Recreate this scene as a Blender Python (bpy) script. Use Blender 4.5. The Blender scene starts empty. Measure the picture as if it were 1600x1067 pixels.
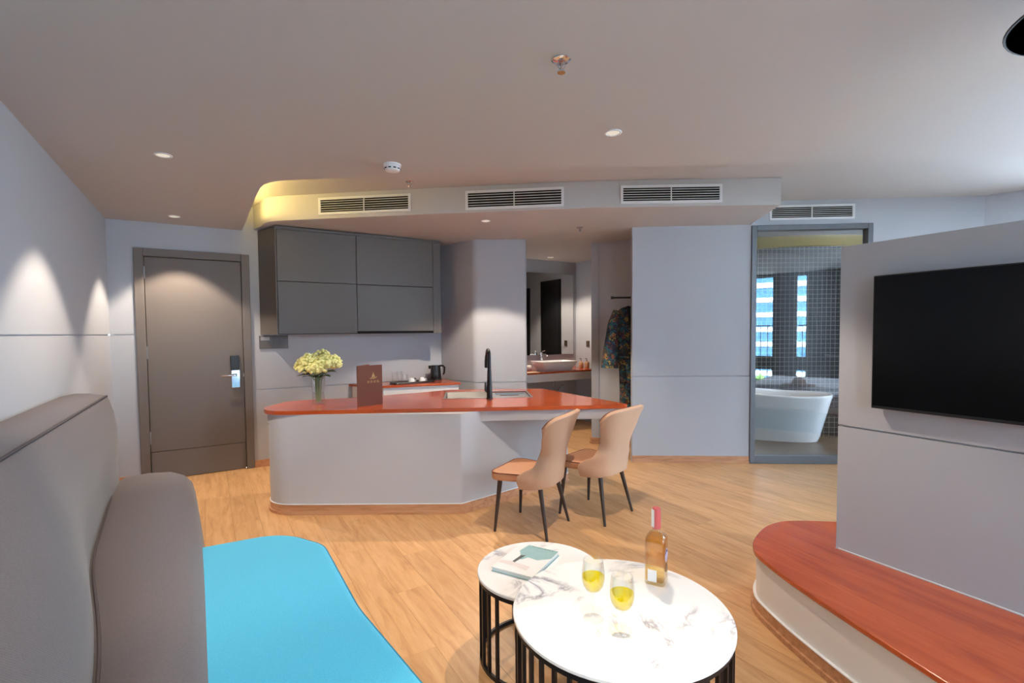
import bpy, bmesh, math, random
from math import sin, cos, pi, radians as R
from mathutils import Vector as V, Matrix as M
random.seed(7)
S = bpy.context.scene
COL = S.collection
# ------------------------------------------------------------------ camera
F, CX, CY, H = 770.0, 800.0, 549.5, 1.42          # photograph taken as 1600 x 1067
cam = bpy.data.cameras.new('camera'); camo = bpy.data.objects.new('camera', cam); COL.objects.link(camo)
cam.sensor_width = 36; cam.lens = 36 * F / 1600; cam.shift_y = 16 / 1600; cam.clip_start = 0.02; cam.clip_end = 500
RM = M.Rotation(pi / 2 - R(2.3), 3, 'X') @ M.Rotation(-R(0.5), 3, 'Z')
camo.matrix_world = M.Translation((0, 0, H)) @ RM.to_4x4()
S.camera = camo
# ------------------------------------------------------------------ world, sun, exposure
SKY = 26.0; SUN = 44.0; EXPO = 0.2
W = bpy.data.worlds.new('sky'); S.world = W; W.use_nodes = True
bg = W.node_tree.nodes['Background']; bg.inputs[0].default_value = (0.68, 0.83, 1.0, 1); bg.inputs[1].default_value = SKY
S.view_settings.view_transform = 'Standard'; S.view_settings.look = 'None'
S.view_settings.gamma = 1; S.view_settings.exposure = EXPO; S.view_settings.use_curve_mapping = False
AX = V((-.524, .851)); BX = V((.851, .524))         # the room's two axes (along the sofa wall / along the door wall)
def AB(a, b, z=None):
    p = AX * a + BX * b
    return V((p.x, p.y)) if z is None else V((p.x, p.y, z))
sun = bpy.data.lights.new('sun', 'SUN'); sun.energy = SUN; sun.angle = 0.009; sun.color = (1, .96, .9)
suno = bpy.data.objects.new('sun', sun); COL.objects.link(suno)
sd = V((-AX.x * .75 + BX.x * .25, -AX.y * .75 + BX.y * .25, -.8)); suno.rotation_euler = sd.to_track_quat('-Z', 'Y').to_euler()
def portal(b0, b1, z0, z1, a=-1.93):
    l = bpy.data.lights.new('window_portal', 'AREA'); l.shape = 'RECTANGLE'; l.size = b1 - b0; l.size_y = z1 - z0
    l.cycles.is_portal = True
    o = bpy.data.objects.new('window_portal', l); COL.objects.link(o)
    o.location = AB(a, (b0 + b1) / 2, (z0 + z1) / 2)
    o.rotation_euler = V((AX.x, AX.y, 0)).to_track_quat('-Z', 'Z').to_euler()
WINS = [(.45, .95), (1.75, 2.6), (2.75, 4.17), (4.53, 4.72)]      # window openings in the rear wall (b range)
for b0, b1 in WINS: portal(b0, b1, .38, 2.46)
RW0 = V((4.82, 5.061)); RW1 = V((6.55, 3.3)); RWT = (RW1 - RW0).normalized(); RWN = V((-RWT.y, RWT.x))     # slanting window wall on the right
def RWP(s_, o_): q = RW0 + RWT * s_ + RWN * o_; return (q.x, q.y)
l = bpy.data.lights.new('window_portal', 'AREA'); l.shape = 'RECTANGLE'; l.size = 1.75; l.size_y = 2.06; l.cycles.is_portal = True
o = bpy.data.objects.new('window_portal', l); COL.objects.link(o); o.location = RWP(1.425, .1) + (1.43,)
o.rotation_euler = V((-RWN.x, -RWN.y, 0)).to_track_quat('-Z', 'Z').to_euler()

# ------------------------------------------------------------------ helpers
def ray(x, y): return RM @ V(((x - CX) / F, -(y - CY) / F, -1))
def P(x, y, z):
    d = ray(x, y); t = (z - H) / d.z; return V((d.x * t, d.y * t, z))
def onplane(x, y, q0, q1):
    d = ray(x, y); t = V((q1[0] - q0[0], q1[1] - q0[1])); n = V((t.y, -t.x))
    k = (q0[0] * n.x + q0[1] * n.y) / (d.x * n.x + d.y * n.y)
    return V((d.x * k, d.y * k, H + d.z * k))
def lin(c):
    f = lambda v: v / 12.92 if v <= .04045 else ((v + .055) / 1.055) ** 2.4
    return tuple(f(v / 255) for v in c) + (1,)
PW = {}
def empty(name, loc=(0, 0, 0), rz=0, label=None, cat=None, group=None):
    o = bpy.data.objects.new(name, None); COL.objects.link(o); o.empty_display_size = .1
    o.location = loc; o.rotation_euler = (0, 0, rz); PW[o.name] = M.Translation(loc) @ M.Rotation(rz, 4, 'Z')
    tag(o, label, cat, group); return o
def tag(o, label=None, cat=None, group=None, kind=None):
    for k, v in (('label', label), ('category', cat), ('group', group), ('kind', kind)):
        if v: o[k] = v
    return o
def mk(name, vf, mat, parent=None, smooth=35, bevel=0, seg=2, local=False, subsurf=0, solid=0, label=None, cat=None, group=None, kind=None):
    vs, fs = vf
    vs = [V(v) for v in vs]
    if local: org = V((0, 0, 0))
    else:
        xs = [v.x for v in vs]; ys = [v.y for v in vs]; org = V(((min(xs) + max(xs)) / 2, (min(ys) + max(ys)) / 2, min(v.z for v in vs)))
    me = bpy.data.meshes.new(name); me.from_pydata([v - org for v in vs], [], fs)
    bm = bmesh.new(); bm.from_mesh(me); bmesh.ops.recalc_face_normals(bm, faces=bm.faces); bm.to_mesh(me); bm.free()
    if smooth:
        for p in me.polygons: p.use_smooth = True
        me.set_sharp_from_angle(angle=R(smooth))
    if mat: me.materials.append(mat)
    o = bpy.data.objects.new(name, me); COL.objects.link(o); o.location = org
    if parent:
        o.parent = parent; o.matrix_parent_inverse = PW[parent.name].inverted()
    PW[o.name] = M.Translation(org)
    if solid:
        m = o.modifiers.new('solid', 'SOLIDIFY'); m.thickness = solid; m.offset = 0
    if bevel:
        m = o.modifiers.new('bevel', 'BEVEL'); m.width = bevel; m.segments = seg; m.limit_method = 'ANGLE'; m.angle_limit = R(40)
        m.harden_normals = False
    if subsurf:
        m = o.modifiers.new('sub', 'SUBSURF'); m.levels = subsurf; m.render_levels = subsurf
    return tag(o, label, cat, group, kind)
def prism(pts, z0, z1, top=True, bot=True):
    n = len(pts); vs = [(p[0], p[1], z0) for p in pts] + [(p[0], p[1], z1) for p in pts]
    fs = [(i, (i + 1) % n, n + (i + 1) % n, n + i) for i in range(n)]
    if bot: fs.append(tuple(range(n - 1, -1, -1)))
    if top: fs.append(tuple(range(n, 2 * n)))
    return vs, fs
def box(x0, x1, y0, y1, z0, z1): return prism([(x0, y0), (x1, y0), (x1, y1), (x0, y1)], z0, z1)
def join(*parts):
    vs, fs = [], []
    for v, f in parts:
        k = len(vs); vs += [V(q) for q in v]; fs += [tuple(i + k for i in g) for g in f]
    return vs, fs
def xf(vf, m): return [m @ V(v) for v in vf[0]], vf[1]
def shift(vf, d): return [V(v) + V(d) for v in vf[0]], vf[1]
def rot(vf, rz, d=(0, 0, 0)): return xf(vf, M.Translation(d) @ M.Rotation(rz, 4, 'Z'))
def fillet(pts, rad, n=8):
    out = []; N = len(pts)
    for i in range(N):
        p = V(pts[i][:2]); a = V(pts[i - 1][:2]); b = V(pts[(i + 1) % N][:2]); r = rad[i] if isinstance(rad, (list, tuple)) else rad
        if r <= 0: out.append((p.x, p.y)); continue
        u = (a - p).normalized(); w = (b - p).normalized(); ang = u.angle(w)
        if ang > 3.1: out.append((p.x, p.y)); continue
        d = min(r / math.tan(ang / 2), .49 * (a - p).length, .49 * (b - p).length); rr = d * math.tan(ang / 2)
        c = p + (u + w).normalized() * (rr / sin(ang / 2)); s = p + u * d - c; e = p + w * d - c
        tot = s.angle(e); sg = 1 if s.x * e.y - s.y * e.x > 0 else -1
        for k in range(n + 1):
            t = tot * k / n * sg; out.append((c.x + s.x * cos(t) - s.y * sin(t), c.y + s.x * sin(t) + s.y * cos(t)))
    return out
def area2(p): return sum(p[i - 1][0] * p[i][1] - p[i][0] * p[i - 1][1] for i in range(len(p)))
def offset(pts, d):
    N = len(pts); sg = 1 if area2(pts) > 0 else -1; out = []
    for i in range(N):
        p = V(pts[i][:2]); a = V(pts[i - 1][:2]); b = V(pts[(i + 1) % N][:2]); e1 = (p - a); e2 = (b - p)
        e1 = e1.normalized() if e1.length > 1e-7 else e2.normalized(); e2 = e2.normalized() if e2.length > 1e-7 else e1
        n1 = V((e1.y, -e1.x)) * sg; n2 = V((e2.y, -e2.x)) * sg; m = (n1 + n2)
        m = m.normalized() if m.length > 1e-4 else n1
        out.append(tuple(p + m * (d / max(.35, m.dot(n1)))))
    return out
def lathe(prof, n=24, c=(0, 0, 0), close=False):
    vs = []; fs = []; m = len(prof)
    for k in range(n):
        t = 2 * pi * k / n
        for r, z in prof: vs.append((c[0] + r * cos(t), c[1] + r * sin(t), c[2] + z))
    for k in range(n):
        a = k * m; b = ((k + 1) % n) * m
        for j in range(m - 1 + (1 if close else 0)):
            j2 = (j + 1) % m; fs.append((a + j, b + j, b + j2, a + j2))
    if not close:
        if prof[0][0] > 1e-6: fs.append(tuple(k * m for k in range(n - 1, -1, -1)))
        if prof[-1][0] > 1e-6: fs.append(tuple(k * m + m - 1 for k in range(n)))
    return vs, fs
def cyl(r, z0, z1, c=(0, 0, 0), n=20, r2=None): return lathe([(r, z0), (r if r2 is None else r2, z1)], n, c)
def tube(path, r, n=8, closed=False):
    path = [V(p) for p in path]; vs = []; fs = []; N = len(path); up = V((0, 0, 1))
    prev = None
    for i, p in enumerate(path):
        a = path[i - 1] if (i > 0 or closed) else p; b = path[(i + 1) % N] if (i < N - 1 or closed) else p
        t = (b - a).normalized()
        if prev is None: s = t.cross(up if abs(t.z) < .95 else V((1, 0, 0))).normalized()
        else: s = (prev - t * prev.dot(t)).normalized()
        prev = s; w = t.cross(s); rr = r[i] if isinstance(r, (list, tuple)) else r
        for k in range(n): q = 2 * pi * k / n; vs.append(p + (s * cos(q) + w * sin(q)) * rr)
    for i in range(N if closed else N - 1):
        a = i * n; b = ((i + 1) % N) * n
        for k in range(n): fs.append((a + k, a + (k + 1) % n, b + (k + 1) % n, b + k))
    if not closed: fs += [tuple(range(n - 1, -1, -1)), tuple((N - 1) * n + k for k in range(n))]
    return vs, fs
def loft(secs, caps=True):
    n = len(secs[0]); vs = [q for s in secs for q in s]; fs = []
    for i in range(len(secs) - 1):
        for k in range(n): fs.append((i * n + k, i * n + (k + 1) % n, (i + 1) * n + (k + 1) % n, (i + 1) * n + k))
    if caps: fs += [tuple(range(n - 1, -1, -1)), tuple((len(secs) - 1) * n + k for k in range(n))]
    return vs, fs
def spline(pts, n=6, closed=False):
    pts = [V(p) for p in pts]; N = len(pts); out = []
    for i in range(N if closed else N - 1):
        if closed: a, b, c, d = pts[i - 1], pts[i], pts[(i + 1) % N], pts[(i + 2) % N]
        else: a, b, c, d = pts[max(i - 1, 0)], pts[i], pts[i + 1], pts[min(i + 2, N - 1)]
        for k in range(n):
            t = k / n; out.append(.5 * (2 * b + (c - a) * t + (2 * a - 5 * b + 4 * c - d) * t * t + (3 * b - a - 3 * c + d) * t ** 3))
    if not closed: out.append(pts[-1])
    return out
def ico(r, c=(0, 0, 0), sub=1):
    bm = bmesh.new(); bmesh.ops.create_icosphere(bm, subdivisions=sub, radius=r)
    vs = [v.co + V(c) for v in bm.verts]; fs = [tuple(v.index for v in f.verts) for f in bm.faces]; bm.free(); return vs, fs
def strip(path, normal_off, z0, z1, th):
    """thin upright strip following a 2D path, thickness th to the left of it"""
    pts = [V(p[:2]) for p in path]; off = []
    for i, p in enumerate(pts):
        a = pts[max(i - 1, 0)]; b = pts[min(i + 1, len(pts) - 1)]; t = (b - a).normalized(); off.append(p + V((-t.y, t.x)) * th)
    return prism([tuple(p) for p in pts] + [tuple(p) for p in reversed(off)], z0, z1)

# ------------------------------------------------------------------ materials
def newmat(name):
    m = bpy.data.materials.new(name); m.use_nodes = True; nt = m.node_tree; b = nt.nodes['Principled BSDF']; return m, nt, b
def mat(name, col, rough=.5, metal=0, bump=0, bscale=80, coat=0, spec=.5, var=0, vscale=6, sheen=0):
    m, nt, b = newmat(name); c = lin(col); b.inputs['Base Color'].default_value = c; b.inputs['Roughness'].default_value = rough
    b.inputs['Metallic'].default_value = metal; b.inputs['Specular IOR Level'].default_value = spec
    if coat: b.inputs['Coat Weight'].default_value = coat; b.inputs['Coat Roughness'].default_value = .12
    if sheen: b.inputs['Sheen Weight'].default_value = sheen
    tc = nt.nodes.new('ShaderNodeTexCoord')
    if bump:
        n = nt.nodes.new('ShaderNodeTexNoise'); n.inputs['Scale'].default_value = bscale; n.inputs['Detail'].default_value = 3
        bp = nt.nodes.new('ShaderNodeBump'); bp.inputs['Strength'].default_value = bump; bp.inputs['Distance'].default_value = .004
        nt.links.new(tc.outputs['Object'], n.inputs['Vector']); nt.links.new(n.outputs['Fac'], bp.inputs['Height']); nt.links.new(bp.outputs['Normal'], b.inputs['Normal'])
    if var:
        n = nt.nodes.new('ShaderNodeTexNoise'); n.inputs['Scale'].default_value = vscale; n.inputs['Detail'].default_value = 4
        mx = nt.nodes.new('ShaderNodeMix'); mx.data_type = 'RGBA'
        mx.inputs[6].default_value = tuple(v * (1 - var) for v in c[:3]) + (1,); mx.inputs[7].default_value = tuple(min(1, v * (1 + var)) for v in c[:3]) + (1,)
        nt.links.new(tc.outputs['Object'], n.inputs['Vector']); nt.links.new(n.outputs['Fac'], mx.inputs[0]); nt.links.new(mx.outputs[2], b.inputs['Base Color'])
    return m
def wood(name, dark, mid, light, rough=.35, scale=(1.2, 14, 14), rnd=True, coat=0, rotz=0):
    m, nt, b = newmat(name); N = nt.nodes; L = nt.links
    tc = N.new('ShaderNodeTexCoord'); mp = N.new('ShaderNodeMapping'); mp.inputs['Rotation'].default_value = (0, 0, rotz)
    vec = tc.outputs['Object']
    if rnd:
        oi = N.new('ShaderNodeObjectInfo'); mu = N.new('ShaderNodeMath'); mu.operation = 'MULTIPLY'; mu.inputs[1].default_value = 60
        ad = N.new('ShaderNodeVectorMath'); ad.operation = 'ADD'; L.new(oi.outputs['Random'], mu.inputs[0]); L.new(vec, ad.inputs[0]); L.new(mu.outputs[0], ad.inputs[1]); vec = ad.outputs[0]
    L.new(vec, mp.inputs['Vector'])
    sc = N.new('ShaderNodeVectorMath'); sc.operation = 'MULTIPLY'; sc.inputs[1].default_value = scale; L.new(mp.outputs[0], sc.inputs[0])
    n1 = N.new('ShaderNodeTexNoise'); n1.inputs['Scale'].default_value = 1.6; n1.inputs['Detail'].default_value = 7; n1.inputs['Roughness'].default_value = .62; n1.inputs['Distortion'].default_value = .6
    L.new(sc.outputs[0], n1.inputs['Vector'])
    cr = N.new('ShaderNodeValToRGB'); e = cr.color_ramp.elements; e[0].position = .28; e[0].color = lin(dark); e[1].position = .75; e[1].color = lin(light); k = e.new(.5); k.color = lin(mid)
    L.new(n1.outputs['Fac'], cr.inputs[0]); out = cr.outputs[0]
    if rnd:
        hs = N.new('ShaderNodeHueSaturation'); mr = N.new('ShaderNodeMapRange'); mr.inputs[3].default_value = .92; mr.inputs[4].default_value = 1.07
        L.new(oi.outputs['Random'], mr.inputs[0]); L.new(mr.outputs[0], hs.inputs['Value']); L.new(out, hs.inputs['Color']); out = hs.outputs[0]
    L.new(out, b.inputs['Base Color']); b.inputs['Roughness'].default_value = rough
    bp = N.new('ShaderNodeBump'); bp.inputs['Strength'].default_value = .08; bp.inputs['Distance'].default_value = .002; L.new(n1.outputs['Fac'], bp.inputs['Height']); L.new(bp.outputs[0], b.inputs['Normal'])
    if coat: b.inputs['Coat Weight'].default_value = coat; b.inputs['Coat Roughness'].default_value = .1
    return m
def fabric(name, c1, c2, scale=420, rough=.9):
    m, nt, b = newmat(name); N = nt.nodes; L = nt.links; tc = N.new('ShaderNodeTexCoord')
    ns = []
    for d, ax in ((scale, 'X'), (scale, 'Z')):
        w = N.new('ShaderNodeTexWave'); w.inputs['Scale'].default_value = d / 6; w.bands_direction = ax; w.inputs['Distortion'].default_value = 1.5; w.inputs['Detail'].default_value = 2
        L.new(tc.outputs['Object'], w.inputs['Vector']); ns.append(w)
    no = N.new('ShaderNodeTexNoise'); no.inputs['Scale'].default_value = 160; no.inputs['Detail'].default_value = 4; L.new(tc.outputs['Object'], no.inputs['Vector'])
    mx = N.new('ShaderNodeMix'); mx.data_type = 'RGBA'; mx.inputs[6].default_value = lin(c1); mx.inputs[7].default_value = lin(c2); L.new(no.outputs['Fac'], mx.inputs[0]); L.new(mx.outputs[2], b.inputs['Base Color'])
    ma = N.new('ShaderNodeMath'); ma.operation = 'ADD'; L.new(ns[0].outputs['Fac'], ma.inputs[0]); L.new(no.outputs['Fac'], ma.inputs[1])
    bp = N.new('ShaderNodeBump'); bp.inputs['Strength'].default_value = .25; bp.inputs['Distance'].default_value = .0015; L.new(ma.outputs[0], bp.inputs['Height']); L.new(bp.outputs[0], b.inputs['Normal'])
    b.inputs['Roughness'].default_value = rough; b.inputs['Specular IOR Level'].default_value = .2; b.inputs['Sheen Weight'].default_value = .15
    return m
def thin_glass(name, tint=(1, 1, 1), f0=.05, f90=.6, rough=0.0, blend=.35):
    m = bpy.data.materials.new(name); m.use_nodes = True; nt = m.node_tree; N = nt.nodes; L = nt.links; N.clear()
    o = N.new('ShaderNodeOutputMaterial'); mx = N.new('ShaderNodeMixShader'); t = N.new('ShaderNodeBsdfTransparent'); g = N.new('ShaderNodeBsdfGlossy')
    t.inputs[0].default_value = (*tint, 1); g.inputs['Roughness'].default_value = rough
    lw = N.new('ShaderNodeLayerWeight'); lw.inputs[0].default_value = blend; mr = N.new('ShaderNodeMapRange'); mr.inputs[3].default_value = f0; mr.inputs[4].default_value = f90
    L.new(lw.outputs['Facing'], mr.inputs[0]); L.new(mr.outputs[0], mx.inputs[0]); L.new(t.outputs[0], mx.inputs[1]); L.new(g.outputs[0], mx.inputs[2]); L.new(mx.outputs[0], o.inputs[0])
    return m
def emit(name, col, s):
    m = bpy.data.materials.new(name); m.use_nodes = True; nt = m.node_tree; nt.nodes.clear(); o = nt.nodes.new('ShaderNodeOutputMaterial'); e = nt.nodes.new('ShaderNodeEmission')
    e.inputs[0].default_value = (*col, 1); e.inputs[1].default_value = s; nt.links.new(e.outputs[0], o.inputs[0]); return m
def grid(name, tile, grout, size, mort, rough=.25, offs=0.0, plane='XZ', rotz=0):
    m, nt, b = newmat(name); N = nt.nodes; L = nt.links; tc = N.new('ShaderNodeTexCoord'); sx = N.new('ShaderNodeSeparateXYZ'); cb = N.new('ShaderNodeCombineXYZ')
    mp = N.new('ShaderNodeMapping'); mp.inputs['Rotation'].default_value = (0, 0, rotz); L.new(tc.outputs['Object'], mp.inputs[0]); L.new(mp.outputs[0], sx.inputs[0])
    L.new(sx.outputs[plane[0]], cb.inputs[0]); L.new(sx.outputs[plane[1]], cb.inputs[1])
    br = N.new('ShaderNodeTexBrick'); br.offset = offs; br.squash = 1; br.inputs['Scale'].default_value = 1; br.inputs['Mortar Size'].default_value = mort; br.inputs['Mortar Smooth'].default_value = .1
    br.inputs['Brick Width'].default_value = size[0]; br.inputs['Row Height'].default_value = size[1]
    br.inputs['Color1'].default_value = lin(tile); br.inputs['Color2'].default_value = lin([v * 1.35 for v in tile]); br.inputs['Mortar'].default_value = lin(grout)
    L.new(cb.outputs[0], br.inputs['Vector']); L.new(br.outputs['Color'], b.inputs['Base Color']); b.inputs['Roughness'].default_value = rough
    bp = N.new('ShaderNodeBump'); bp.inputs['Strength'].default_value = .4; bp.inputs['Distance'].default_value = .002; bp.invert = True; L.new(br.outputs['Fac'], bp.inputs['Height']); L.new(bp.outputs[0], b.inputs['Normal'])
    return m
def marble(name):
    m, nt, b = newmat(name); N = nt.nodes; L = nt.links; tc = N.new('ShaderNodeTexCoord')
    n1 = N.new('ShaderNodeTexNoise'); n1.inputs['Scale'].default_value = 2.6; n1.inputs['Detail'].default_value = 8; n1.inputs['Distortion'].default_value = 1.6; n1.inputs['Roughness'].default_value = .6
    L.new(tc.outputs['Object'], n1.inputs['Vector']); ab = N.new('ShaderNodeMath'); ab.operation = 'SUBTRACT'; ab.inputs[1].default_value = .5; L.new(n1.outputs['Fac'], ab.inputs[0])
    a2 = N.new('ShaderNodeMath'); a2.operation = 'ABSOLUTE'; L.new(ab.outputs[0], a2.inputs[0])
    cr = N.new('ShaderNodeValToRGB'); e = cr.color_ramp.elements; e[0].position = 0; e[0].color = lin((150, 150, 160)); e[1].position = .05; e[1].color = lin((240, 240, 240)); k = e.new(.018); k.color = lin((205, 205, 212))
    L.new(a2.outputs[0], cr.inputs[0])
    n2 = N.new('ShaderNodeTexNoise'); n2.inputs['Scale'].default_value = 3.2; n2.inputs['Detail'].default_value = 3; L.new(tc.outputs['Object'], n2.inputs['Vector'])
    r2 = N.new('ShaderNodeValToRGB'); q = r2.color_ramp.elements; q[0].position = .50; q[0].color = (0, 0, 0, 1); q[1].position = .62; q[1].color = (1, 1, 1, 1); L.new(n2.outputs['Fac'], r2.inputs[0])
    mx = N.new('ShaderNodeMix'); mx.data_type = 'RGBA'; mx.inputs[6].default_value = lin((242, 242, 242)); L.new(r2.outputs[0], mx.inputs[0]); L.new(cr.outputs[0], mx.inputs[7])
    L.new(mx.outputs[2], b.inputs['Base Color']); b.inputs['Roughness'].default_value = .18
    return m
def robe_mat(name):
    m, nt, b = newmat(name); N = nt.nodes; L = nt.links; tc = N.new('ShaderNodeTexCoord'); no = N.new('ShaderNodeTexNoise'); no.inputs['Scale'].default_value = 14; no.inputs['Detail'].default_value = 3; no.inputs['Distortion'].default_value = 2
    L.new(tc.outputs['Object'], no.inputs['Vector']); vo = N.new('ShaderNodeTexVoronoi'); vo.inputs['Scale'].default_value = 36
    ad = N.new('ShaderNodeVectorMath'); ad.operation = 'MULTIPLY_ADD'; ad.inputs[1].default_value = (.15, .15, .15); L.new(no.outputs['Color'], ad.inputs[0]); L.new(tc.outputs['Object'], ad.inputs[2]); L.new(ad.outputs[0], vo.inputs['Vector'])
    sp = N.new('ShaderNodeSeparateColor'); L.new(vo.outputs['Color'], sp.inputs[0]); cr = N.new('ShaderNodeValToRGB'); cr.color_ramp.interpolation = 'CONSTANT'
    cols = [(0, (28, 36, 44)), (.28, (26, 84, 96)), (.46, (62, 60, 38)), (.62, (140, 80, 50)), (.68, (28, 42, 76)), (.84, (150, 128, 66)), (.90, (110, 44, 38)), (.95, (44, 108, 108))]
    e = cr.color_ramp.elements; e[0].position = 0; e[0].color = lin(cols[0][1]); e[1].position = cols[1][0]; e[1].color = lin(cols[1][1])
    for p, c in cols[2:]: k = e.new(p); k.color = lin(c)
    L.new(sp.outputs[0], cr.inputs[0]); L.new(cr.outputs[0], b.inputs['Base Color']); b.inputs['Roughness'].default_value = .8; return m

WALL = mat('wall_paint', (176, 179, 186), .75, bump=.05, bscale=260)
CEIL = mat('ceiling_paint', (190, 188, 188), .8, bump=.03, bscale=200)
WHITE = mat('white_paint', (226, 227, 229), .5)
ISL = mat('island_paint', (182, 184, 190), .6, bump=.03, bscale=260)
FLOORM = wood('oak_laminate', (178, 130, 86), (202, 155, 106), (216, 173, 126), .36, scale=(1.8, 15, 15))
FLOORB = wood('oak_laminate_base', (178, 130, 86), (202, 155, 106), (216, 173, 126), .4, rnd=False, rotz=2.12)
REDW = wood('cherry_worktop', (150, 60, 24), (184, 80, 36), (200, 97, 48), .24, scale=(1.0, 9, 9), rnd=False, coat=.5)
REDB = wood('cherry_bench', (150, 60, 24), (184, 80, 36), (200, 97, 48), .24, scale=(1.0, 9, 9), rnd=False, coat=.5, rotz=R(68))
BASEB = wood('oak_skirting', (160, 112, 78), (190, 140, 104), (206, 160, 124), .45, scale=(2, 20, 20), rnd=False)
DOORM = mat('door_laminate', (110, 102, 97), .5, bump=.02, bscale=300)
CABM = mat('cabinet_laminate', (90, 84, 80), .45, bump=.02, bscale=300)
GAP = mat('dark_gap', (20, 19, 18), .9)
SOFA = fabric('grey_wool', (86, 79, 81), (108, 100, 102))
PIPE = mat('grey_piping', (74, 67, 70), .9)
BLUE = fabric('turquoise_cloth', (56, 158, 200), (86, 188, 224), scale=300)
BLACK = mat('black_steel', (30, 29, 34), .42, .4)
BPLAST = mat('black_plastic', (22, 22, 24), .35)
CHROME = mat('chrome', (215, 215, 220), .12, 1)
STEEL = mat('brushed_steel', (176, 176, 178), .42, 1)
TANL = mat('tan_leather', (194, 140, 106), .55, bump=.12, bscale=320)
TANB = mat('beige_leather', (190, 152, 124), .6, bump=.12, bscale=320)
SEAM = mat('leather_seam', (120, 62, 44), .7)
LEGM = mat('leg_brown', (64, 52, 46), .45, .3)
MARBLE = marble('marble')
PORC = mat('porcelain', (238, 240, 243), .12, coat=.3)
GLASS = thin_glass('clear_glass', (.985, .99, .99), .03, .34)
PANE = thin_glass('window_pane', (.96, .98, .98), .05, .5)
BATHG = thin_glass('bath_pane', (.93, .95, .95), .09, .5)
WINE = thin_glass('yellow_wine', (1.0, .90, .03), .03, .12)
AMBER = thin_glass('amber_tequila', (.97, .79, .40), .05, .3)
SCREEN = mat('tv_screen', (4, 4, 6), .2, spec=.25)
MOS = grid('mosaic_tile', (15, 13, 12), (165, 160, 154), (.064, .064), .0035, .3, 0, 'XZ')
MOS2 = grid('mosaic_tile_brown', (60, 46, 38), (140, 130, 118), (.064, .064), .0035, .3, 0, 'XZ')
BFLOOR = grid('bath_floor_tile', (58, 53, 50), (40, 37, 36), (.3, .075), .003, .35, .5, 'XY', .7)
FRAMEG = mat('grey_aluminium', (104, 108, 114), .45, .2)
FRAMEB = mat('black_aluminium', (18, 18, 20), .5, .2)
ROBE = robe_mat('robe_print')
GOLD = mat('gold_foil', (206, 168, 104), .4, .3)
MENU = mat('menu_leatherette', (118, 62, 38), .6, bump=.1, bscale=400)
FLOW = mat('flower_cream', (250, 244, 168), .8, var=.1, vscale=40)
LEAFM = mat('leaf_green', (62, 84, 40), .6, var=.25, vscale=20)
STEMM = mat('stem_green', (136, 150, 104), .6)
WARM = (1.0, .84, .66)

# ------------------------------------------------------------------ setting: floor
zc, zs, zr = 2.50, 2.52, 2.76
room_floor = [tuple(AB(-2.1, -1.0)), tuple(AB(-2.1, 7.7)), (7.2, 3.4), (5.2, 5.4), (4.2, 8.9), (-1.6, 8.9), tuple(AB(6.2, -1.0))]
floor = mk('floor', prism(room_floor, -.12, -.013), FLOORB, kind='structure')
pl, pw = 1.2, .18
pm = mk('plank', prism([(-pl / 2 + .0006, -pw / 2 + .0006), (pl / 2 - .0006, -pw / 2 + .0006), (pl / 2 - .0006, pw / 2 - .0006), (-pl / 2 + .0006, pw / 2 - .0006)], -.012, 0), FLOORM, None, local=True, bevel=0)
plank_mesh = pm.data; bpy.data.objects.remove(pm)
angA = math.atan2(AX.y, AX.x)
def seen_floor(p):
    x, y = p
    if x > 2.3 and y > 5.75: return False
    if y > 8.2 or y < .6: return False
    if abs(x) > 1.25 * y + .4: return False
    if x > 1.9 and y < 2.2: return False
    if x > 4.6: return False
    return True
row = 0; nb = int((5.6 + .78) / pw) + 1
for j in range(nb):
    b = -.78 + pw * (j + .5)
    for i in range(-1, 8):
        a = i * pl + [0, .43, .86, .2, .65][j % 5] * pl
        if a + pl / 2 > 6.9: continue
        if a - pl / 2 > 5.9 and b < 2.6: continue
        p = AB(a, b)
        if not seen_floor(p): continue
        o = bpy.data.objects.new('plank', plank_mesh); COL.objects.link(o); o.location = (p.x, p.y, 0); o.rotation_euler = (0, 0, angA)
        o.parent = floor; o.matrix_parent_inverse = PW['floor'].inverted()

# ------------------------------------------------------------------ setting: walls
def wall(name, p0, p1, z0, z1, th=.12, grooves=(), m=WALL, inside=(.5, 3.0), gap=.008):
    p0 = V(p0[:2]); p1 = V(p1[:2]); t = (p1 - p0).normalized(); n = V((-t.y, t.x))
    if (V(inside) - p0).dot(n) > 0: n = -n                       # n points out of the room
    def slab(o0, o1, a, b): return prism([tuple(p0 + n * o0), tuple(p1 + n * o0), tuple(p1 + n * o1), tuple(p0 + n * o1)], a, b)
    if not grooves: return mk(name, slab(0, th, z0, z1), m, kind='structure')
    w = mk(name, slab(.012, th, z0, z1), m, kind='structure')
    zz = [z0] + list(grooves) + [z1]
    for i in range(len(zz) - 1):
        a = zz[i] + (gap / 2 if i else 0); b = zz[i + 1] - (gap / 2 if i < len(zz) - 2 else 0)
        mk('panel', slab(0, .0119, a, b), m, w)
    return w
def skirting(name, path, th=.014, h=.075, side=1):
    """wooden skirting with a thin proud toe; th to the left of the path (side=1) or right"""
    s = join(strip(path, 0, 0.0005, h, th * side), strip(path, 0, 0.0005, .022, th * 1.7 * side))
    return mk(name, s, BASEB, kind='structure')
bw = -.78; aw = 5.88; ar = -1.9; br_ = 7.3
wall('wall_left', AB(ar, bw), AB(aw, bw), -.01, 2.9, .15, (1.425,))
wall('wall_entrance', AB(aw, bw), AB(aw, -.583), -.01, 2.9, .15, (1.425,))
wall('wall_over_door', AB(aw, -.583), AB(aw, .387), 2.25, 2.9, .15)
wall('wall_kitchen', AB(aw, .387), AB(aw, 2.75), -.01, 2.9, .15, (.83,))
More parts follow.
